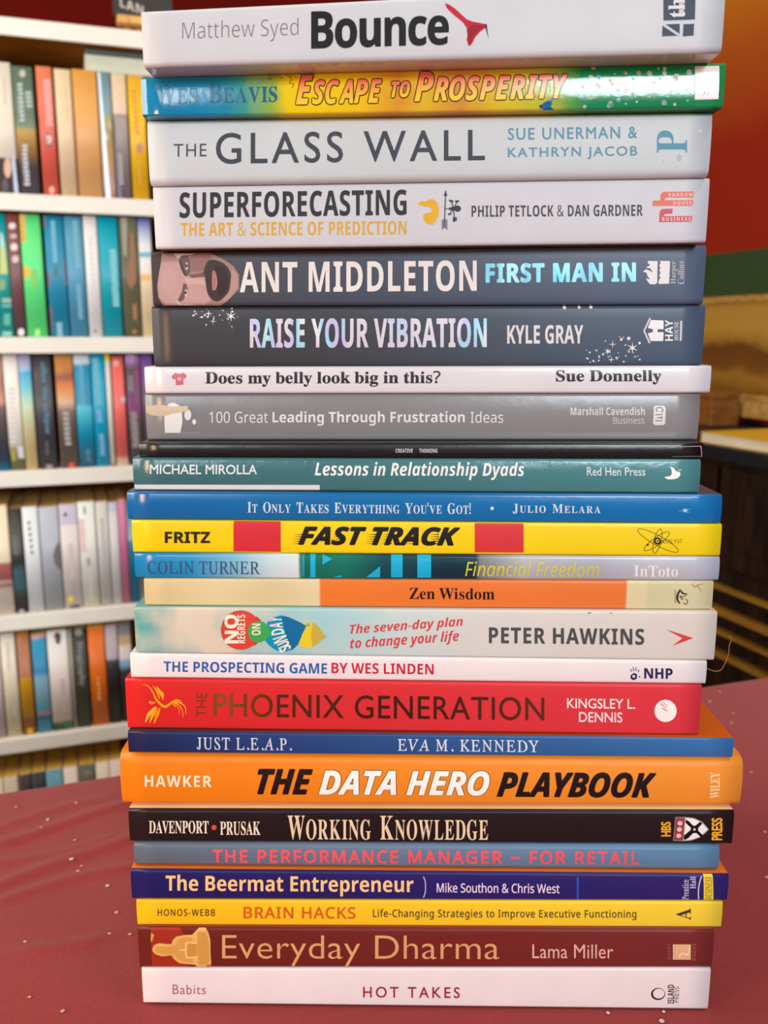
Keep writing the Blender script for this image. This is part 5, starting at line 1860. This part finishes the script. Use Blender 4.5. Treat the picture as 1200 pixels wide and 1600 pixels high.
CYF = foil_mat([(140, 240, 254), (110, 226, 250), (160, 242, 254), (120, 206, 236), (170, 244, 254)], 50, .05, .3)
text(B, 'title', 'FIRST MAN IN', 'bold', 759.5, 992.5, 411.5, 440.5, CYF, track=1.06, fat=.22, label='holographic light blue lettering')
S = lambda pts: ob(pts, 980, 390, 9.23)
art(B, 'publisher_mark', [(HW, S([(300, 165), (435, 165), (430, 480), (400, 500), (330, 500), (300, 470), (265, 415), (325, 432), (290, 380), (272, 330), (222, 322), (268, 286), (310, 300), (368, 332), (330, 270), (268, 262), (330, 222), (290, 190)])),
                          (HW, S([(470, 165), (615, 165), (600, 495), (445, 495), (455, 440), (478, 400), (455, 380), (478, 330), (458, 300), (478, 262), (456, 232), (478, 200)]))])
text(B, 'publisher_name', 'Harper', 'serifb', 1047.5, 1057.5, 408, 443.5, (196, 192, 200), rot=90, slope=0)
text(B, 'publisher_name', 'Collins', 'serifb', 1058.5, 1069, 408, 444, (196, 192, 200), rot=90, slope=0)

# 4: white with condensed capitals
B = stack('super', 17, 'white paperback with narrow dark capitals over a gold line and a yellow weathercock', (206, 209, 217), bottom=(120, 84, 14), rough=.42, W=.135, r=.0012)
text(B, 'title', 'SUPERFORECASTING', 'bold', 281, 635, 298.5, 338.5, (52, 52, 56), track=1.04, fat=.06, slope=-.013)
text(B, 'subtitle', 'THE ART & SCIENCE OF PREDICTION', 'bold', 283, 635, 346.5, 368, (220, 172, 58), track=1.03)
text(B, 'author_name', 'PHILIP TETLOCK & DAN GARDNER', 'bold', 736.7, 1004, 320.5, 338.5, (74, 76, 82), track=1.04, slope=-.006)
S = lambda pts: ob(pts, 640, 280, 7.5)
YB, DG = (228, 178, 40), (62, 66, 74)
art(B, 'emblem', [(YB, curve_pts(S([(100, 300), (115, 272), (145, 255), (190, 262), (240, 236), (290, 245), (330, 300), (343, 370), (330, 440), (290, 500), (270, 535), (220, 520), (175, 495), (158, 440), (175, 405), (240, 390), (258, 360), (235, 330), (180, 322), (140, 308), (100, 300)]), 4)[:-1]),
                  (YB, S([(180, 500), (205, 505), (235, 550)])), (YB, S([(230, 510), (260, 505), (275, 545)])), ((226, 200, 130), stroke(S([(290, 485), (315, 525)]), 1)), ((226, 200, 130), stroke(S([(300, 470), (345, 490)]), 1)),
                  ((226, 206, 150), stroke(S([(343, 330), (408, 315)]), .7)), ((226, 206, 150), stroke(S([(343, 362), (405, 358)]), .7)),
                  (DG, stroke(S([(420, 190), (408, 480)]), 1.5)), (DG, S([(423, 122), (440, 200), (420, 192), (398, 202)])), ((130, 132, 136), S([(376, 480), (408, 462), (441, 476), (440, 598), (408, 568), (376, 598)])), (DG, stroke(S([(408, 470), (407, 560)]), 1.4)),
                  (DG, stroke(S([(415, 348), (560, 348)]), 1.3)), (DG, circ(640 + 562 / 7.5, 280 + 346 / 7.5, 5)), (DG, circ(640 + 512 / 7.5, 280 + 346 / 7.5, 3.6)), (DG, circ(640 + 477 / 7.5, 280 + 347 / 7.5, 2.4)),
                  (DG, stroke(S([(488, 262), (512, 346), (522, 450)]), 1.4)), (DG, stroke(S([(558, 262), (512, 346), (470, 408)]), 1.4)), (DG, stroke(S([(462, 250), (510, 262)]), 2.6)), (DG, stroke(S([(532, 260), (578, 258)]), 2.6)), (DG, stroke(S([(450, 415), (485, 405)]), 2.6)), (DG, S([(505, 450), (548, 445), (552, 485), (508, 505)]))],
    label='yellow weathercock and compass')
S = lambda pts: ob(pts, 990, 280, 10)
RC, RD = (224, 124, 110), (210, 96, 108)
art(B, 'publisher_mark', [(RC, S([(470, 198), (938, 192), (930, 288), (500, 290), (482, 330), (930, 325), (918, 416), (290, 420), (295, 335), (415, 332), (418, 250), (436, 214)])), (RD, S([(440, 466), (608, 460), (600, 540), (480, 545), (466, 580), (912, 576), (902, 664), (392, 672), (400, 600), (404, 500)]))])
for w, x0, x1, y0, y1 in (('RANDOM', 545, 915, 215, 272), ('HOUSE', 615, 900, 345, 402), ('BUSINESS', 440, 885, 595, 652)):
    text(B, 'publisher_name', w, 'bold', 990 + x0 / 10, 990 + x1 / 10, 280 + y0 / 10, 280 + y1 / 10, (240, 220, 220), track=1.3, slope=-.012, lay=2)

# 3: white with wide dark capitals
B = stack('glass', 14, 'white paperback with wide dark grey capitals and pale blue author line, third from the top', (202, 211, 216), rough=.4, W=.13, r=.0026, bulge=.0003)
text(B, 'title', 'THE', 'gill', 271.7, 323, 225, 245, (74, 80, 88), track=1.15)
text(B, 'title', 'GLASS WALL', 'gill', 338, 757, 205.5, 253.5, (66, 72, 82), track=1.22, fat=.10)
BL_ = (96, 154, 178)
text(B, 'author_name', 'SUE UNERMAN &', 'gill', 793.7, 995, 199, 217.5, BL_, track=1.18, fat=.05)
text(B, 'author_name', 'KATHRYN JACOB', 'gill', 793.5, 995, 230, 249, BL_, track=1.18, fat=.05)
text(B, 'publisher_mark', 'P', 'serifb', 1026, 1073, 204, 239, BL_, rot=90, slope=0)
for c_, p_ in (((196, 192, 188), circ(1061, 246.5, 4, 5)), ((206, 204, 202), circ(1036, 252, 2.5)), ((208, 206, 204), circ(1094, 205, 3))):
    art(B, 'stain', [(c_, p_)])

# 2: many coloured
B = stack('escape', 9, 'glossy blue, yellow and green paperback with cartoon capitals, second from the top',
          {'stops': [(219, (0, 130, 180)), (330, (4, 136, 184)), (390, (60, 160, 150)), (425, (150, 184, 70)), (455, (238, 210, 0)), (560, (242, 206, 10)), (620, (224, 156, 40)), (660, (230, 190, 40)), (720, (214, 150, 60)), (780, (222, 190, 40)),
                     (850, (196, 196, 50)), (890, (110, 170, 70)), (920, (10, 140, 84)), (1040, (0, 134, 76)), (1135, (24, 146, 84))], 'mottle': .14, 'wob': .09, 'wscale': 60}, rough=.11, W=.14, r=.0008, bulge=.0003, bump=.00012, bscale=70)
text(B, 'author_name', 'Wes Beavis', 'serifb', 242, 433, 131, 162, (10, 92, 132), sc=.78, track=.8, outline=(90, 170, 180), ofat=.07)
RY = ramp_mat([(0, (252, 222, 30)), (.35, (250, 190, 40)), (.75, (236, 120, 86)), (1, (232, 96, 96))], 'Z', rough=.2)
for wd, x0, x1, y0, y1 in (('Escape', 463, 596, 117, 162), ('to', 612, 640, 128, 152), ('Prosperity', 648, 886, 110.5, 156)):
    text(B, 'title', wd, 'bi', x0, x1, y0, y1, RY, sc=.80, track=.7, shear=.08, fat=.16, outline=(50, 22, 16), ofat=.34, slope=-.022)
dd = []
for i in range(9):
    x = 421 + i * 8.4
    dd.append(((70, 84, 20), ring(x, 116 + (i % 3) * 2 - i * .35, 3.6, 2.4, .8, .4 * i, 14)))
dd.append(((70, 84, 20), stroke(curve_pts([(417, 122), (424, 124), (420, 116), (426, 114)]), .8)))
dd.append(((70, 84, 20), stroke(curve_pts([(448, 118), (456, 124), (452, 130), (459, 132), (456, 138)]), .9)))
art(B, 'doodle', dd, step=0)
rnd = random.Random(5)
fl_ = []
for k in range(58):
    x, y = rnd.uniform(905, 1080), rnd.uniform(104, 166)
    y -= (x - 990) * .02
    rr = rnd.uniform(1, 4.2)
    c = rnd.choice([(222, 190, 180), (196, 170, 160), (120, 190, 200), (206, 210, 190), (190, 120, 90), (60, 160, 180), (150, 180, 100)])
    fl_.append((c, circ(x, y, rr, n=14)))
    if rr > 2.4:
        fl_.append(((226, 214, 206), circ(x, y, rr * .55, n=10)))
fl_ += [((20, 110, 160), [(842, 168), (850, 160), (866, 152), (860, 166), (866, 173), (850, 174)]), ((30, 60, 70), circ(845, 166, 2.4)), ((16, 130, 170), star(856, 165, 9, 5, .4))]
art(B, 'cover_picture', fl_, step=1 if False else 0)
art(B, 'sticker', [((226, 220, 220), [(1085.5, 104), (1123.5, 103), (1122, 155.5), (1085, 156.5)]), ((150, 146, 160), stroke(curve_pts([(1107, 118), (1104, 136), (1098, 150), (1112, 130), (1104, 152)]), .7)), ((160, 156, 170), stroke(curve_pts([(1095, 112), (1101, 120), (1094, 126), (1108, 124)]), .6)), ((160, 156, 166), stroke(curve_pts([(1106, 146), (1112, 142), (1112, 138)]), .6))],
    lay=3, label='white price sticker with pen scribble')

# 1: the topmost, white
B = stack('bounce', -3, 'thick white paperback with bold black title and red swoosh, topmost of the stack', (204, 208, 214), bottom=pm((206, 202, 204), .12, .03, 30), rough=.42, W=.13, r=.0016)
text(B, 'author_name', 'Matthew Syed', 'sans', 284.6, 466.7, 30.5, 67, (118, 114, 122), slope=-.036, thin=-.10)
text(B, 'title', 'Bounce', 'bold', 487, 700.5, 15.5, 73, (20, 18, 20), slope=-.032, fat=.16, track=.95)
S = lambda pts: ob(pts, 650, 0, 2.4)
art(B, 'emblem', [((190, 30, 46), S([(108, 12), (125, 18), (145, 32), (188, 72), (212, 82), (235, 86), (262, 92), (268, 100), (242, 118), (222, 140), (212, 160), (203, 173), (195, 170), (190, 150), (196, 115), (176, 85), (140, 55), (116, 32)])),
                  ((150, 16, 34), S([(190, 110), (212, 95), (258, 96), (240, 112), (215, 138), (204, 168), (197, 160)])), ((60, 40, 50), S([(256, 92), (264, 90), (272, 146), (262, 112)]))], label='red boomerang shaped swoosh')
SL = (66, 78, 94)
art(B, 'publisher_mark', [(SL, S([(927, -18), (985, -20), (985, 55), (1003, 55), (1003, -20), (1048, -22), (1045, 74), (927, 78)])), (SL, S([(924, 93), (988, 90), (988, 134), (922, 137)])), (SL, S([(1002, 92), (1042, 90), (1040, 134), (1000, 137)])),
                          ((204, 208, 214), stroke(S([(924, 92), (988, 134)]), 4))])
text(B, 'publisher_mark', 'th', 'serifb', 650 + 945 / 2.4, 650 + 1008 / 2.4, -2, 28, (224, 220, 224), rot=90, slope=0, lay=3)

# loose fibre hanging from the stack
_pts = curve_pts([(1098, 1043), (1106, 1045), (1116, 1048.5), (1126, 1047), (1133, 1036), (1138.5, 1021), (1139.5, 1008), (1143, 999), (1139, 993)], 5)
th_pts = [stk(x, y, .012) for x, y in _pts]
_o = th_pts[0].copy()
th = link('loose_thread', tube_mesh('loose_thread', th_pts, .00016, [pm((150, 112, 70), .7, .1)], 6, _o))
th.location = _o
tag(th, 'fine brown loose thread curling out from the right end of the stack', 'thread')
